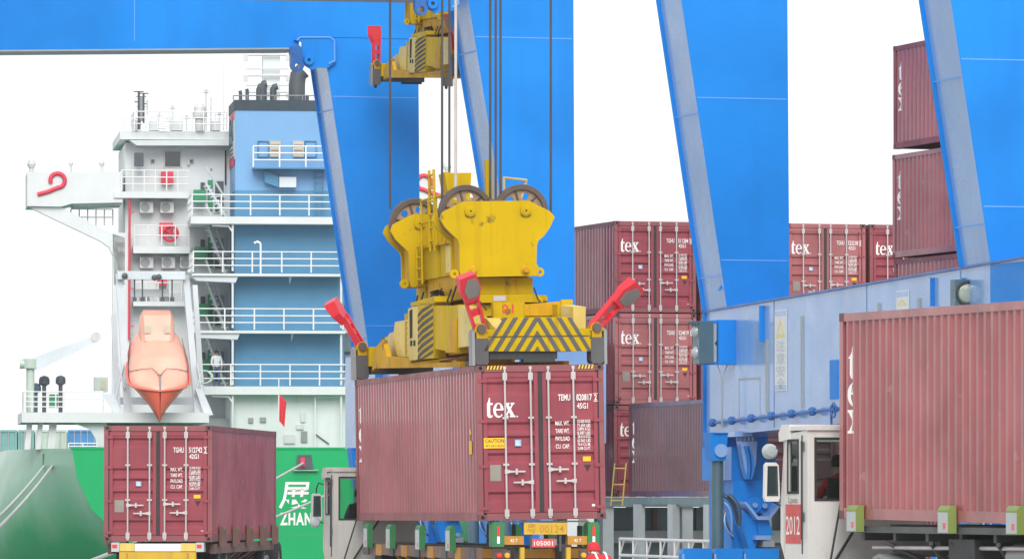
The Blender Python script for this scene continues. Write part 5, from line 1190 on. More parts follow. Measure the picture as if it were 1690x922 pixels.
# ---- hull
zs = [4.43, 3.0, 1.5, 0.0, -1.5, -3.4]
secs = [(0.0, [8.85,8.6,7.9,6.3,4.0,1.2]), (1.2, [9.7,9.6,9.2,8.2,6.4,3.6]), (2.8, [10.5,10.6,10.5,9.9,8.6,6.2]), (6.0, [11.3,11.8,12.0,11.9,11.2,9.6]), (10., [11.7,12.4,12.9,13.1,12.9,12.3]), (30., [12.0,12.6,13.0,13.2,13.2,13.0]), (90., [12.0,12.6,13.0,13.2,13.2,13.0]), (120., [10.5,10.8,10.8,10.6,10.2,9.6]), (142., [4.,3.6,3.2,2.8,2.2,1.6])]
for s in (-1, 1):
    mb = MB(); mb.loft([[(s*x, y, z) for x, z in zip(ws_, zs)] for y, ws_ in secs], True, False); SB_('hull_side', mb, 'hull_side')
tr = [(-x, z) for x, z in zip(secs[0][1], zs)] + [(x, z) for x, z in zip(secs[0][1], zs)][::-1]
mb = MB(); mb.prism(tr, 'y', -.02, .02); trans = SB_('transom', mb, 'hull_green')
bow = [(-x, z) for x, z in zip(secs[-1][1], zs)] + [(x, z) for x, z in zip(secs[-1][1], zs)][::-1]
mb = MB(); mb.prism(bow, 'y', 142., 142.1); SB_('stem_plate', mb, 'hull_green')
mb = MB(); mb.add([(-x[0], y, 4.25) for y, x in secs] + [(x[0], y, 4.25) for y, x in secs], [(i, i+1, i+1+len(secs), i+len(secs)) for i in range(len(secs)-1)]); SB_('deck', mb, 'ship_green_deck')
mb = MB(); p0 = [(-8.85-.0, .0)]; mb.box(-8.9, 8.9, -.06, .08, 4.40, 4.50); SB_('bulwark_rail', mb, 'hull_green', trans)
(xa, za), (xb, zb_) = FH.P(462, 792, -.02), FH.P(509, 838, -.02)
mb = MB(); put_text(mb, '展', xa-.05, -.026, zb_+.12, 1.42, .012, width=xb-xa+.1, shear=.12); SB_('name_lettering', mb, 'letter_white', trans)
(xa, za), (xb, zb_) = FH.P(462, 846, -.02), FH.P(515, 865, -.02)
mb = MB(); put_text(mb, 'ZHAN', xa, -.026, zb_, .80, .035, width=xb-xa, spacing=1.15); SB_('name_lettering', mb, 'letter_white', trans)
fl_ = PL('fairlead', [(488,773),(491,750),(514,750),(517,773)], -.10, .08, 'pipe_dark', trans)
PL('fairlead_roller', [(496,755),(503,755),(503,769),(496,769)], -.16, .055, 'red_paint', fl_)
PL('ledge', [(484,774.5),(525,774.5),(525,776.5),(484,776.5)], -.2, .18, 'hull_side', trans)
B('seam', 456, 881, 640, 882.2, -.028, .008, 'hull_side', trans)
for x in (73, 86): B('fairlead', x-2.5, 748, x+2.5, 772, 2.0, .2, 'pipe_dark')
# ---- stern deck, columns
B('stern_deck', 36, 680, 345, 697, 1.6, 9.0, 'ship_white')
for x, w_ in ((46, 9), (64, 8), (85, 12)): PL('column', [(x-w_/2+3,697),(x+w_/2+3,697),(x+w_/2-1,741),(x-w_/2-1,741)], 2.2, .5, 'ship_white')
PL('knee_bracket', [(118,697.5),(176,697.5),(176,741),(160,741),(157,722),(148,708),(134,702)], 2.0, .4, 'ship_shade')
RAIL(40, 105, 646, 679, 1.8, 5, 4, ret=3.0); RAIL(105, 170, 646, 679, 3.5, 4, 3)
RAIL(113, 160, 731, 741, .6, 2, 2)
# deck crane at the stern
a = FH.P(50, 645, 3); b = FH.P(50, 604, 3); e = FH.P(160, 556, 3)
mb = MB(); mb.cyl((a[0], 3, FH.P(50,680,3)[1]), (a[0], 3, b[1]), .20, 12); mb.cyl((b[0], 3, b[1]-.1), (b[0], 3, b[1]+.35), .36, 12); mb.cyl((b[0]-.5, 3, b[1]+.1), (b[0]+.2, 3, b[1]+.1), .22, 10); dcr = SB_('deck_crane', mb, 'pale_green_paint')
d_ = Vector((e[0]-b[0], 0, e[1]-b[1])); n_ = Vector((-d_.z, 0, d_.x)).normalized()
mb = MB(); mb.prism([(b[0]+n_.x*.38+.1, b[1]+n_.z*.38), (e[0]+n_.x*.10, e[1]+n_.z*.10), (e[0]-n_.x*.18, e[1]-n_.z*.18), (b[0]-n_.x*.25+.2, b[1]-n_.z*.25)], 'y', 2.8, 3.2); SB_('crane_arm', mb, 'davit', dcr)
mb = MB(); mb.prism(circ(e[0]-.05, e[1], .24, 12), 'y', 2.75, 3.25); SB_('arm_sheave', mb, 'ac_grey', dcr)
for x, y, r in ((59, 640, .26), (73, 628, .26), (100, 627, .24)):
    c = FH.P(x, y, 4); zb_ = FH.P(x, 680, 4)[1]; mb = MB(); mb.cyl((c[0], 4, zb_), (c[0], 4, c[1]), .10, 10); mb.lathe([(.0,r),(r*.8,r*.7),(r,.05),(r,-.15),(.1,-.25)], (c[0], 4, c[1]), 'z', 14); SB_('ventilator', mb, 'pipe_dark' if x != 59 else 'teal_steel')
B('winch_housing', 82, 650, 96, 672, 4.5, 1.0, 'ship_green_deck')
B('deck_locker', 156, 622, 178, 646, 8.0, 1.2, 'pale_green_paint'); B('notice_board', 166, 628, 173, 642, 7.96, .035, 'beige_vent')
# ---- accommodation block, left of the casing
blk_ = B('accommodation_wall', 207, 236, 404, 700, 14.0, 9.0, 'ship_white')
B('side_pillar', 186, 384, 213, 690, 13.2, .7, 'ship_white')
B('wheelhouse_roof', 198, 216, 378, 231, 13.0, 10.0, 'ship_white')
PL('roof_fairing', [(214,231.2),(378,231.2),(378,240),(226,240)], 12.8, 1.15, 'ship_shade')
for px0, px1, py, th in ((188, 312, 316, 11), (220, 314, 406, 12), (220, 306, 497, 8)):
    B('deck_slab', px0, py, px1, py+th, 12.9, 1.08, 'ship_white')
RAIL(201, 312, 281, 315, 12.95, 6, 3, ret=.9); RAIL(222, 312, 372, 405, 12.95, 4, 2); RAIL(222, 300, 466, 497, 12.95, 4, 2)
RAIL(222, 374, 184, 215, 12.4, 8, 3, ret=4.0)
for x, y in ((242,342),(276,342),(242,433),(278,433),(308,433),(242,495),(275,495)):
    a = B('air_conditioner', x-11, y-9, x+11, y+9, 13.4, .58, 'ac_grey'); c = FH.P(x-2.5, y, 13.39)
    mb = MB(); mb.lathe([(.0,-.01),(.20,-.012),(.235,-.02),(.235,.0)], (c[0], 13.395, c[1]), 'y', 18); SB_('fan_grille', mb, 'grey_steel', a)
w1 = B('window', 270, 248, 300, 277, 13.96, .035, 'ship_shade'); B('pane', 272.5, 250, 297.5, 275, 13.94, .018, 'dark_window', w1)
w1 = B('door', 344, 248, 372, 305, 13.93, .06, 'ship_white'); B('door_seal', 371, 248, 373.5, 305, 13.90, .08, 'rubber', w1); B('door_handle', 347, 278, 350, 281, 13.86, .06, 'grey_steel', w1)
for x, y in ((311,268),(326,240),(293,238)): B('deck_lamp', x-2, y-4, x+2, y+4, 13.8, .18, 'ac_grey')
B('search_light', 222, 252, 237, 274, 12.9, .5, 'pipe_dark')
for x, y, r in ((276,293,.30),(279,384,.40),(271,469,.26)):
    c = FH.P(x, y, 13.6); mb = MB(); mb.box(c[0]-r-.08, c[0]+r*.5, 13.55, 13.98, c[1]-r*.2, c[1]+r+.1) if y > 300 else mb.box(c[0]-r, c[0]+r, 13.6, 13.98, c[1]-r, c[1]+r); bx = SB_('hose_box', mb, 'red_paint')
    if 300 < y < 400:
        c = FH.P(x+2, y+1, 13.4); mb = MB(); mb.lathe([(.36,-.05),(.45,0),(.36,.05),(.30,0),(.36,-.05)], (c[0], 13.45, c[1]), 'y', 20)
        for k in range(5): mb.cyl((c[0],13.45,c[1]), (c[0]+.38*math.cos(k*1.257),13.45,c[1]+.38*math.sin(k*1.257)), .035, 6)
        SB_('hose_reel', mb, 'red_paint', bx)
c0, c1 = FH.P(214, 328, 13.1), FH.P(213, 560, 13.1)
mb = MB(); mb.cyl((c0[0], 13.1, c0[1]), (c1[0], 13.1, c1[1]), .06, 8)
for i in range(4): z = c0[1] + (c1[1]-c0[1])*(.1+i*.27); mb.box(c0[0]-.02, c0[0]+.25, 13.05, 13.18, z, z+.05)
SB_('fire_main', mb, 'red_paint')
# bridge wings
for mir in (False, True):
    wg = PL('bridge_wing', [(45,284),(202,284),(202,334),(118,336),(100,341),(45,340)], 13.0, 4.0, 'ship_white', None, mir)
    PL('wing_bracket', [(45,340.5),(60,341),(100,341.5),(186,386),(206,392),(206,470),(188,470),(187,424),(180,408),(166,398)], 13.2, .6, 'ship_white', None, mir)
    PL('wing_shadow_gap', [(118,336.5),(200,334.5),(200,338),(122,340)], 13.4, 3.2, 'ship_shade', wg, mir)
    q = [FH.P(x, y, 12.98) for x, y in ((62,321),(100,307))]; c = FH.P(95, 298, 12.98); sx = -1 if mir else 1
    arc = [(c[0]+.36*math.cos(R(a))*1.0, c[1]+.36*math.sin(R(a))) for a in range(200, -85, -15)]
    path = arc + [FH.P(97, 309, 12.98), FH.P(80, 316, 12.98), FH.P(62, 321, 12.98)]
    mb = MB(); mb.tube([(sx*x, 12.96, z) for x, z in path], .11, 8); SB_('wing_mark', mb, 'red_paint', wg)
    for x, y, r in ((52, 271, .22), (117, 270, .12), (168, 270, .14)):
        c = FH.P(x, y, 14.0); zb_ = FH.P(x, 284.5, 14.0)[1]; mb = MB(); mb.cyl((sx*c[0], 14, zb_), (sx*c[0], 14, c[1]), r*.5, 8); mb.lathe([(0,r*1.1),(r*.7,r*.8),(r,0),(r*.7,-r*.8),(0,-r*1.1)], (sx*c[0], 14, c[1]), 'z', 12); SB_('repeater', mb, 'ac_grey', wg)
    x0 = FH.P(186, 384, 13.2)[0]
RAIL(117, 186, 345, 372, 14.5, 5, 2)
# top-side equipment
for x, h0, h1, r, mt_ in ((229,152,214,.06,'pipe_dark'),(233,160,200,.10,'grey_steel'),(237,155,205,.05,'pipe_dark'),(243,165,190,.05,'ac_grey'),(225,200,216,.08,'ac_grey'),(348,160,215,.03,'ac_grey'),(369,90,215,.03,'rail_white')):
    a, b = FH.P(x, h1, 13), FH.P(x, h0, 13); mb = MB(); mb.cyl((a[0], 13, a[1]), (b[0], 13, b[1]), r, 7)
    if x < 240: mb.cyl((b[0]-.25, 13, b[1]+.02), (b[0]+.25, 13, b[1]+.02), .03, 5); mb.cyl((b[0]-.22, 13, b[1]-.5), (b[0]+.22, 13, b[1]-.5), .03, 5)
    SB_('antenna', mb, mt_)
c = FH.P(330, 186, 13); zb_ = FH.P(330, 216, 13)[1]
mb = MB(); mb.cyl((c[0], 13, zb_), (c[0], 13, c[1]-.3), .25, 12); mb.cyl((c[0], 13, c[1]-.3), (c[0], 13, c[1]+.05), .36, 14); mb.lathe([(.30,.05),(.30,.25),(.2,.42),(0,.48)], (c[0], 13, c[1]), 'z', 14); SB_('radome', mb, 'ac_grey')
for x, w_ in ((255,8),(292,10),(356,8)): B('roof_locker', x-w_, 200, x+w_, 215.5, 13.5, .8, 'ship_shade')
mb = MB()
for i in range(6): a, b = FH.P(262+i*3, 212-i*4, 12.8), FH.P(274+i*3, 212-i*4, 12.8); mb.cyl((a[0],12.8,a[1]), (b[0],12.8,b[1]), .03, 5)
SB_('roof_ladder', mb, 'rail_white')
for x, y0_, y1_ in ((262,188,216),(285,176,216),(308,192,216),(340,150,216),(362,186,216)):
    a, b = FH.P(x, y1_, 15), FH.P(x, y0_, 15); mb = MB(); mb.cyl((a[0], 15, a[1]), (b[0], 15, b[1]), .035, 6); mb.cyl((b[0]-.2, 15, b[1]-.1), (b[0]+.2, 15, b[1]-.1), .025, 5); mb.lathe([(0,.12),(.08,.06),(.08,-.1),(0,-.12)], (b[0], 15, b[1]), 'z', 8); SB_('aerial', mb, 'ac_grey')
RAIL(202, 232, 196, 216, 13.2, 2, 2)
for x in (232, 252, 316): 
    a = B('porthole_frame', x-4, 262, x+4, 270, 13.94, .05, 'ship_shade'); B('pane', x-2.6, 263.2, x+2.6, 268.8, 13.92, .018, 'dark_window', a)
# mast behind the funnel
mst = B('mast', 434, 86, 462, 170, 20.0, .9, 'ship_white')
for y in (91, 125, 152):
    a, b = FH.P(406, y, 19.8), FH.P(476, y, 19.8); mb = MB(); mb.cyl((a[0],19.8,a[1]), (b[0],19.8,b[1]), .05, 6); mb.cyl((a[0],19.8,a[1]+.35), (b[0],19.8,b[1]+.35), .035, 6)
    for q in (a, b): mb.box(q[0]-.12, q[0]+.12, 19.7, 19.9, q[1]-.3, q[1]+.02)
    SB_('mast_yard', mb, 'ac_grey', mst)
# ---- funnel casing
Yc = 9.5
xl_ = FH.P(388, 400, Yc)[0]; xr_ = FH.P(560, 400, Yc)[0]
zA, zB, zC, zD = [FH.P(388, y, Yc)[1] for y in (165, 182, 314, 645)]
def cas(name, z0, z1, mt, dx=0): mb = MB(); mb.box(xl_-dx, xr_+.25+dx, Yc-dx, Yc+5.0, z0, z1); return SB_(name, mb, mt)
lowc = cas('casing_lower', zD, zC, 'ship_blue'); upc = cas('casing_upper', zC+.002, zB, 'ship_lightblue'); cas('funnel_cap', zB+.002, zA, 'funnel_black', .05)
mb = MB(); mb.box(xl_-.03, xl_-.002, Yc+.2, Yc+4.9, FH.P(388, 262, Yc)[1], zB-.02); emb = SB_('emblem_panel', mb, 'ship_white', upc)
for y0, y1 in ((184, 197), (257, 271)):
    mb = MB(); mb.box(xl_-.04, xl_-.031, Yc+.2, Yc+4.9, FH.P(388, y1, Yc)[1], FH.P(388, y0, Yc)[1]); SB_('emblem_band', mb, 'red_paint', emb)
zc_ = FH.P(388, 220, Yc)[1]; yc_ = Yc+2.5
mb = MB(); pts = [(xl_-.05, yc_+1.3*math.cos(R(a)), zc_+.9*math.sin(R(a))) for a in range(-20, 201, 20)]; mb.tube(pts, .07, 6)
for k in (-1, 1): mb.tube([(xl_-.05, yc_-k*.8, zc_-.5), (xl_-.05, yc_+k*.8, zc_+.5)], .09, 6)
for i in range(3): mb.box(xl_-.06, xl_-.032, yc_-1, yc_+1, zc_-.75-i*.2, zc_-.68-i*.2)
SB_('emblem', mb, 'teal_steel', emb)
# exhaust pipes
def pipe(pts, r, mt='pipe_dark'):
    mb = MB(); mb.tube([(FH.P(x, y, 11.5)[0], 11.5, FH.P(x, y, 11.5)[1]) for x, y in pts], r, 12); SB_('exhaust_pipe', mb, mt)
pipe([(397,166),(397,154),(396,150)], .09); pipe([(408,166),(408,150),(407,147)], .09); pipe([(428,166),(428,148),(430,143),(435,141)], .17); pipe([(434,166),(434,143),(436,139),(440,138)], .20); pipe([(451,166),(451,148),(453,144),(458,143)], .17)
pipe([(490,166),(490,140),(492,125),(500,117)], .42); pipe([(507,166),(507,157)], .09)
mb = MB()
a, b = FH.P(385, 158, 10), FH.P(545, 158, 10)
mb.cyl((a[0],10,a[1]), (b[0],10,b[1]), .03, 6)
for i in range(8): x = a[0]+(b[0]-a[0])*i/7; mb.cyl((x,10,zA), (x,10,a[1]), .03, 6)
SB_('funnel_rail', mb, 'grey_steel')
# balcony on the upper casing
B('balcony', 418, 276, 548, 279, 8.5, .98, 'ship_blue'); RAIL(418, 548, 241, 276, 8.55, 3, 3, r=.035)
for x in (454.5, 492.5): v_ = B('vent_louvre', x-9, 233, x+9, 259, Yc-.12, .115, 'beige_vent'); B('louvre_slat', x-7, 238, x+7, 240, Yc-.15, .028, 'grey_steel', v_); B('louvre_slat', x-7, 247, x+7, 249, Yc-.15, .028, 'grey_steel', v_)
for x0, x1 in ((426,443),(503,522)): mb = MB(); a, b = FH.P(x0, 233, Yc-.1), FH.P(x1, 259, Yc-.1); mb.tube([(a[0],Yc-.06,b[1]),(a[0],Yc-.06,a[1]),(b[0],Yc-.06,a[1]),(b[0],Yc-.06,b[1]),(a[0],Yc-.06,b[1])], .04, 6); SB_('pipe_frame', mb, 'ship_blue', upc)
B('vent_box', 461, 292, 489, 309, Yc-.5, .49, 'davit'); PL('vent_duct', [(436,280),(460,292),(460,309),(437,301)], Yc-.45, .44, 'ship_blue')
mb = MB()
for x in (519.5, 533): a, b = FH.P(x, 280, 9.3), FH.P(x, 356, 9.3); mb.cyl((a[0],9.3,a[1]), (b[0],9.3,b[1]), .03, 6)
for i in range(9): a, b = FH.P(519.5, 284+i*8, 9.3), FH.P(533, 284+i*8, 9.3); mb.cyl((a[0],9.3,a[1]), (b[0],9.3,b[1]), .025, 6)
SB_('casing_ladder', mb, 'ship_blue', upc)
# ---- casing galleries with railings, stairs at the left
for i, (dp, th, px0, px1) in enumerate(((357, 13, 315, 562), (451, 5, 317, 566), (545, 5, 320, 570), (637, 14, 330, 580))):
    dk = B('gallery', px0, dp, px1, dp+th, 8.2, 1.29, 'ship_white')
    if th < 10: PL('gallery_bracket', [(px0,dp+5.2),(px0+76,dp+5.2),(px0+72,dp+15),(px0+8,dp+12)], 8.3, 1.1, 'ship_shade', dk)
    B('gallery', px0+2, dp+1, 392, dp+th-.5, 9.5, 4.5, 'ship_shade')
    RAIL(px0+2, px1-4, dp-36, dp-1, 8.3, 5, 3, ret=3.5, r=.032)
    if 0 < i: 
        for q in (px0+160,): PL('stay', [(q,dp-76 if 0 else dp+th),(q+5,dp+th),(q+1,dp+th+13)], 8.9, .08, 'ship_white', dk)
    # stair from this gallery up to the next, with treads; doors behind
    if i < 4:
        top = dp - 94 if i else dp - 60
        a, b = FH.P(372, dp, 11.5), FH.P(340, top+8, 11.5); mb = MB()
        for yy in (11.2, 12.0): mb.cyl((a[0],yy,a[1]), (b[0],yy,b[1]), .07, 6); mb.cyl((a[0],yy,a[1]+.9), (b[0],yy,b[1]+.9), .03, 6)
        for k in range(9): t_ = (k+.5)/9; x = a[0]+(b[0]-a[0])*t_; z = a[1]+(b[1]-a[1])*t_; mb.box(x-.16, x+.16, 11.2, 12.0, z-.03, z+.03)
        SB_('stair', mb, 'ship_shade')
        mb = MB()
        for k in range(9): t_ = (k+.5)/9; x = a[0]+(b[0]-a[0])*t_; z = a[1]+(b[1]-a[1])*t_; mb.box(x-.15, x+.15, 11.25, 11.95, z+.032, z+.05)
        SB_('stair_tread', mb, 'ship_green_deck')
        B('green_landing', 320+i*2, dp-44, 340+i*2, dp-22, 13.2, .5, 'ship_green_deck')
        d_ = B('door', 352, dp-62, 372, dp-6, 13.9, .08, 'ship_shade'); B('doorway', 355, dp-58, 369, dp-8, 13.86, .035, 'dark_window', d_); B('door_bar', 355, dp-34, 369, dp-32, 13.82, .03, 'ship_white', d_)
        B('green_panel', 343, dp-60, 351, dp-10, 13.9, .06, 'ship_green_deck'); B('vent_opening', 331, dp-56, 338, dp-30, 13.9, .06, 'pipe_dark')
    for xx in (384, 563):
        a, b = FH.P(xx, dp+th, 8.4), FH.P(xx, dp+90, 8.4); mb = MB(); mb.cyl((a[0],8.4,a[1]), (b[0],8.4,b[1]), .06, 8)
        if xx == 384: c = FH.P(350, dp+th+2, 8.4); mb.tube([(c[0],8.4,c[1]),(a[0]-.2,8.4,a[1]-.1),(a[0],8.4,a[1]-.4)], .05, 6)
        SB_('pillar', mb, 'ship_white')
# right-hand stair tower next to the casing
B('stair_tower', 566, 330, 640, 740, 14.0, 4.0, 'ship_shade')
for dp in (430, 523, 615, 700): B('doorway', 568, dp-35, 578, dp, 13.9, .08, 'teal_steel'); B('deck_slab', 556, dp+18, 640, dp+26, 11.0, 3.0, 'ship_white')
a, b = FH.P(430, 452, 8.3), FH.P(430, 402, 8.3)
mb = MB(); mb.cyl((a[0],8.25,a[1]), (b[0],8.25,b[1]), .05, 6); mb.tube([(b[0],8.25,b[1]),(b[0]-.15,8.25,b[1]+.1),(b[0]-.32,8.25,b[1]+.02)], .06, 6); SB_('lamp_post', mb, 'rail_white')
# lower white house
lh = B('lower_house', 381, 650, 590, 745, 9.0, 12.0, 'ship_white')
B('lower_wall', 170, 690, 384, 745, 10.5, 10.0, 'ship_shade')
for x, y, w_, h_, mt_ in ((478,724,9,7,'ac_grey'),(414,693,4,4,'grey_steel'),(434,692,5,4,'grey_steel'),(500,688,4,8,'ac_grey'),(502,720,5,9,'grey_steel'),(495,704,6,4,'ac_grey')): B('fitting', x-w_, y-h_, x+w_, y+h_, 8.9, .095, mt_, lh)
a, b = FH.P(521, 716, 8.9), FH.P(543, 732, 8.9); mb = MB(); mb.cyl((a[0],8.92,a[1]), (b[0],8.92,b[1]), .03, 6); SB_('rod', mb, 'pipe_dark', lh)
RAIL(520, 586, 655, 735, 8.6, 1, 1)
# flag on a short staff
fs_ = FH.P(460, 652, 6.2); ft_ = FH.P(460, 634, 6.2)
fl = thing('flag', FH, 'small red flag hanging from the gallery above the white wall', 'flag', None, (fs_[0], 6.2, fs_[1]))
mb = MB(); mb.cyl((0, 0, -1.3), (0, 0, ft_[1]-fs_[1]+.3), .03, 6); mb.build('flag_staff', 'rail_white', fl)
g_ = []; NX, NZ = 8, 10
for j in range(NZ+1):
    for i in range(NX+1):
        t_, u_ = i/NX, j/NZ; wdt = .36*(1-.25*u_); x = .02 + wdt*t_; z = .1 - 1.35*u_ - .45*t_*(1-.3*u_) ; g_.append((x, .09*math.sin(t_*7+u_*2), z))
mb = MB(); mb.add(g_, [(j*(NX+1)+i, j*(NX+1)+i+1, (j+1)*(NX+1)+i+1, (j+1)*(NX+1)+i) for j in range(NZ) for i in range(NX)], True); mb.add([(x, y+.012, z) for x, y, z in g_], [(j*(NX+1)+i, j*(NX+1)+i+1, (j+1)*(NX+1)+i+1, (j+1)*(NX+1)+i) for j in range(NZ) for i in range(NX)], True); mb.build('cloth', 'flag_red', fl)
# ---- davit frame for the lifeboat
PL('davit_leg', [(191,452),(202,450),(217,690),(206,690)], 2.6, .5, 'davit'); PL('davit_leg', [(302,456),(312,452),(332,690),(322,690)], 2.6, .5, 'davit')
PL('davit_leg', [(184,520),(192,515),(200,690),(190,690)], 5.0, .4, 'davit'); PL('davit_leg', [(318,470),(326,470),(340,690),(331,690)], 5.0, .4, 'davit')
B('davit_beam', 194, 447, 306, 461, 2.3, .6, 'davit'); B('davit_beam', 216, 477, 279, 489, 3.2, .5, 'davit'); B('davit_beam', 196, 655, 330, 667, 6.0, .5, 'davit')
for x in (222, 235, 268, 284):
    a, b = FH.P(x, 461, 2.6), FH.P(x, 492, 2.6); mb = MB(); mb.cyl((a[0],2.6,a[1]), (b[0],2.6,b[1]), .035, 6); mb.box(b[0]-.1, b[0]+.1, 2.5, 2.7, b[1]-.15, b[1]+.05); SB_('davit_chain', mb, 'pipe_dark')
PL('walkway_panel', [(168,650),(188,650),(206,690),(194,690)], 2.2, .10, 'davit'); PL('walkway_panel', [(322,640),(334,642),(352,684),(338,686)], 2.2, .10, 'davit')
for p, q in (((204,600),(190,660)),((206,640),(194,600)),((325,600),(336,660)),((322,650),(334,610))):
    a, b = FH.P(*p, 2.4), FH.P(*q, 2.4); mb = MB(); mb.cyl((a[0],2.4,a[1]), (b[0],2.4,b[1]), .05, 6); SB_('davit_brace', mb, 'davit')
PL('cradle_post', [(262,706),(272,706),(288,690),(284,680),(276,688)], 2.0, .4, 'ship_green_deck')
for x, y in ((206,455),(255,458),(313,449),(262,457)):
    c = FH.P(x, y, 2.2); mb = MB(); mb.lathe([(0,-.14),(.12,-.1),(.15,0),(.1,.1),(0,.14)], (c[0], 2.2, c[1]), 'y', 12); SB_('davit_sheave', mb, 'pipe_dark' if x != 313 else 'lens_white')
# coil of green net beside the boat
c = FH.P(336, 622, 3.0); mb = MB()
for k in range(14): a0 = k*.45; mb.tube([(c[0]+.42*math.cos(a0+t_*.9)*(1+.1*math.sin(k*3)), 3+.3*math.sin(k*1.7), c[1]+.32*math.sin(a0+t_*.9)) for t_ in [i*.8 for i in range(8)]], .035, 5)
SB_('coiled_line', mb, 'pale_green_paint')
# ---- lifeboat
bc = FH.P(259, 612, 1.9)
lb = thing('lifeboat', FH, 'orange enclosed lifeboat hanging bow down in the ship stern davit', 'boat', None, (bc[0]+.05, 1.9, bc[1]))
TH = R(31); U = Vector((0, -math.cos(TH), -math.sin(TH))); Nn = Vector((0, -math.sin(TH), math.cos(TH))); Sx = Vector((1, 0, 0))
us = [(-3.2,1.0,0,-3.2,-.8,.75),(-2.5,1.22,0,-2.5,-1.0,.98),(-1.4,1.38,0,-1.4,-1.15,1.02),(0,1.46,0,.05,-1.25,.98),(.9,1.46,.03,1.1,-1.3,.88),(1.4,1.42,.10,1.75,-1.32,.70),(1.85,1.26,.20,2.25,-1.30,.50),(2.2,.98,.30,2.6,-1.26,.34),(2.42,.62,.36,2.85,-1.20,.2),(2.55,.30,.39,3.02,-1.15,.1),(2.62,.03,.40,3.12,-1.10,.02)]
def bp_(u, s, n): return U*u + Sx*s + Nn*n
hs_ = []; cs_ = []
for u, hw_, ng, uk, kd, ch in us:
    f_ = max(0, min(1, (u+.5)/2.0)); rd = {1:0, .93:.25, .72:.55, .38:.85, 0:1}; row = []
    for a in (-1,-.93,-.72,-.38,0,.38,.72,.93,1):
        q_ = (1-f_)*rd[abs(a)] + f_*(1-abs(a)); row.append(bp_(u + (uk-u)*q_, hw_*a, ng + (kd-ng)*q_))
    hs_.append(row)
    cs_.append([bp_(u, hw_*.97*math.cos(math.pi*k/16), ng + (ch*math.sin(math.pi*k/16)**.7 if 0 < k < 16 else 0.0)) for k in range(16, -1, -1)])
mb = MB(); mb.loft(hs_, True, False); mb.add(hs_[0] + cs_[0][::-1], [tuple(range(len(hs_[0])+len(cs_[0])))]); mb.build('hull', 'boat_orange', lb)
mb = MB(); mb.loft(cs_, True, False); cn = mb.build('canopy', 'boat_orange_lit', lb)
mb = MB(); mb.tube([bp_(u, -hw_*1.02, ng) for u, hw_, ng, uk, k, c in us] + [bp_(u, hw_*1.02, ng) for u, hw_, ng, uk, k, c in us[::-1]], .06, 6); mb.build('fender', 'boat_orange', lb)
cb_ = [(-3.2,.80,1.35),(-2.9,.86,1.75),(-2.2,.88,1.85),(-1.7,.84,1.55),(-1.2,.80,.98)]
mb = MB(); mb.loft([[bp_(u, -w_, .6), bp_(u, -w_*.95, n*.82), bp_(u, -w_*.75, n), bp_(u, w_*.75, n), bp_(u, w_*.95, n*.82), bp_(u, w_, .6)] for u, w_, n in cb_], False, False); mb.add([bp_(-3.2,-.8,.6), bp_(-3.2,-.8,1.2), bp_(-3.2,.8,1.2), bp_(-3.2,.8,.6)], [(0,1,2,3)]); cbn = mb.build('steering_cabin', 'boat_orange_lit', lb)
for s in (-.48, .48):
    mb = MB(); q = [bp_(-1.66, s-.16, 1.57), bp_(-1.66, s+.16, 1.57), bp_(-1.42, s+.16, 1.28), bp_(-1.42, s-.16, 1.28)]; q = [p + Nn*.03 + U*.03 for p in q]; mb.add(q, [(0,1,2,3)]); mb.build('window', 'beige_vent', cbn)
for s in (-1, 1):
    mb = MB(); mb.tube([bp_(-2.6, s*1.25, .35), bp_(0, s*1.46, .35), bp_(.8, s*1.42, .42), bp_(1.25, s*.9, .82), bp_(1.35, s*.35, .92), bp_(1.6, s*.15, .85), bp_(1.8, s*.05, .78)], .018, 6); mb.build('grab_line', 'pipe_dark', cn)
for s in (-.75, -.2, .35, .8):
    mb = MB(); c = bp_(2.0, s*1.0, .05-.1*(1-abs(s))); mb.cbox(c + U*(.60-.55*abs(s)), (.22, .05, .05)); mb.build('reflective_mark', 'letter_white', lb)
mb = MB(); mb.tube([bp_(2.60, 0, .45), bp_(2.2, 0, .68), bp_(1.7, 0, .80)], .05, 6); mb.build('towing_eye', 'grey_steel', cn)
# sailor on the lowest gallery
sp_ = FH.P(357, 636.5, 9.0)
FSA = Frame(FH.w((sp_[0], 9.0, 0)), 200)
J = {'pelvis': (0,0,.95,.135),'belly': (0,0,1.12,(.15,.12)),'chest': (0,0,1.34,(.18,.13)),'neck': (0,.01,1.51,.058),'head': (0,.03,1.60,.095),'crown': (0,.03,1.70,.075),'sl': (-.20,0,1.42,.075),'el': (-.26,.02,1.16,.055),'wl': (-.24,.12,.92,.04),'hl': (-.23,.14,.84,.04),
     'sr': (.20,0,1.42,.075),'er': (.26,.02,1.16,.055),'wr': (.22,.16,.96,.04),'hr': (.20,.22,.92,.04),'pl': (-.10,0,.88,.10),'kl': (-.12,.03,.48,.07),'al': (-.12,0,.08,.05),'tl': (-.13,.14,.04,.045),'pr': (.10,0,.88,.10),'kr': (.12,.03,.48,.07),'ar': (.12,0,.08,.05),'tr': (.13,.14,.04,.045)}
t = thing('person', FSA, 'sailor in pale shirt and dark trousers on the lowest gallery by the blue casing', 'person', None, (0, 0, sp_[1]))
skin_person('body', J, LIMBS, [('skin', lambda c: c.z > 1.50 or (abs(c.x) > .15 and c.z < 1.0 and c.z > .78)), ('ship_shade', lambda c: c.z > .97), ('cloth_blue', lambda c: True)], t)
mb = MB(); mb.lathe([(.105,-.02),(.108,.05),(.085,.12),(0,.155)], (0, .02, 1.63), 'z', 12); mb.build('hair', 'hair', t)
face(t, (0,.03,1.61), (0,1,0), .096); fingers(t, J['wl'][:3], J['hl'][:3]); fingers(t, J['wr'][:3], J['hr'][:3])

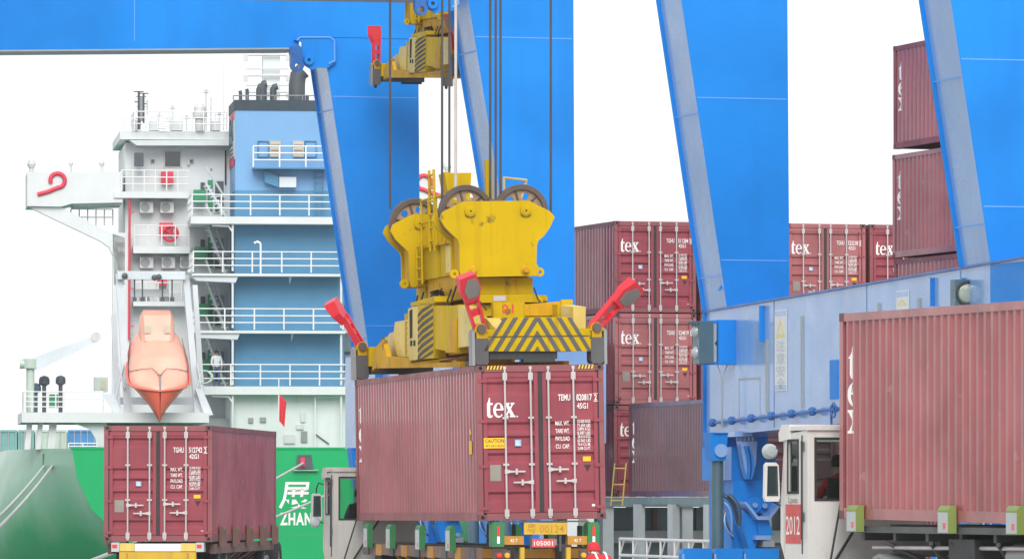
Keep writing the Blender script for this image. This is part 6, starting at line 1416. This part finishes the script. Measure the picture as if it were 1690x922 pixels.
# ================================================================ mooring ropes and bollards
def moor(p0, px, py, D, label, n):
    r = FH.w(p0); k = Frame((0, D, 0), 0); q = k.hit(px, py, 1, 0); e_ = k.w(q); b_ = e_.copy(); e_.z = max(e_.z, .45)
    mb = MB(); pts = []
    for i in range(17): t_ = i/16; p = r.lerp(e_, t_); p.z -= .5*math.sin(math.pi*t_)*.4; pts.append(p)
    mb.tube(pts, .055, 7); tag(mb.build('mooring_rope', 'rope_white'), label, 'rope', 'white mooring ropes')
    m = MB(); m.lathe([(0,.62),(.22,.62),(.30,.55),(.30,.45),(.20,.38),(.20,.05),(.34,.03),(.34,0)], (0,0,0), 'z', 16); o = m.build('bollard', 'black_steel'); o.location = (e_.x, e_.y, 0)
    tag(o, ['black bollard holding the upper rope at the far left, below the view', 'black bollard holding the lower rope at the far left, below the view', 'black bollard for the rope from the transom fairlead, below the view', 'black bollard for the rope that crosses the white lettering, below the view'][n], 'bollard', 'quay bollards')
a = FH.P(73, 768, 1.9); moor((a[0], 1.8, a[1]), -95, 955, 141, 'white mooring rope from the left hull opening, the upper of the pair at far left', 0)
a = FH.P(86, 768, 1.9); moor((a[0], 1.8, a[1]), -72, 955, 140.5, 'white mooring rope from the left hull opening, the lower of the pair at far left', 1)
a = FH.P(500, 764, -.2); moor((a[0], -.2, a[1]), 128, 934, 142, 'white mooring rope slanting down left from the transom fairlead', 2)
a = FH.P(560, 806, -.1); moor((a[0], -.1, a[1]), 290, 944, 192, 'white mooring rope slanting across the ship lettering beside the grey cab', 3)

# ================================================================ far containers behind the stern
def far_box(px0, px1, pt, mt, label, D=432.0, n=0):
    k = Frame((0, D, 0), 4); a, b = k.P(px0, pt, 0), k.P(px1, pt, 0); w_ = b[0]-a[0]
    t = thing('shipping_container', k, label, 'container', 'far containers behind the ship', (a[0], 0, a[1]-2.6))
    mb = MB(); mb.box(0, w_, .05, 6.0, 0, 2.55)
    for i in range(14): mb.box(-.04, -.001, .3+i*.4, .5+i*.4, .15, 2.45)
    mb.build('body', mt, t)
    mb = MB(); mb.box(0, .12, -.02, .048, 0, 2.6); mb.box(w_-.12, w_, -.02, .048, 0, 2.6); mb.box(.121, w_-.121, -.02, .048, 2.45, 2.6); mb.box(.121, w_-.121, -.02, .048, 0, .15); mb.build('frame', mt, t)
    for i in range(4):
        x = w_*(.2+.2*i); mb = MB(); mb.cyl((x, -.03, .05), (x, -.03, 2.55), .03, 6); mb.build('lock_rod', 'galv', t)
zt1 = 709
for i, (a, b, mt_, nm) in enumerate(((-40, 28, 'teal_far', 'pale teal'), (30, 56, 'teal_far', 'pale teal'), (58, 110, 'pale_green_paint', 'pale green'), (112, 166, 'blue_far', 'bright blue'))):
    far_box(a, b, zt1, mt_, '%s container in the far upper row, %s' % (nm, ['at the left edge of the picture', 'between the two left white columns', 'right of the white columns', 'beside the curved white bracket'][i]))
    far_box(a, b, zt1+59.5, ['teal_far','hull_green','teal_far','teal_far'][i], '%s container in the far lower row, %s' % (['pale teal','green','teal','teal'][i], ['at the left picture edge by the hull', 'just left of the hull flare', 'hidden behind the hull flare', 'hidden behind the hull, rightmost of its row'][i]))
    
# ================================================================ humid air over the harbour
mb = MB(); mb.box(-460, 460, -30, 760, -8.5, 19.9)
hz = mb.build('haze', None); hz['kind'] = 'stuff'; hz['label'] = 'pale humid haze over the harbour'
m = bpy.data.materials.new('haze_air'); m.use_nodes = True; m.node_tree.nodes.clear()
pv = m.node_tree.nodes.new('ShaderNodeVolumePrincipled'); pv.inputs['Color'].default_value = (.93, .97, 1.0, 1); pv.inputs['Density'].default_value = .00014; pv.inputs['Anisotropy'].default_value = .2
oo = m.node_tree.nodes.new('ShaderNodeOutputMaterial'); m.node_tree.links.new(pv.outputs[0], oo.inputs['Volume']); hz.data.materials.append(m)
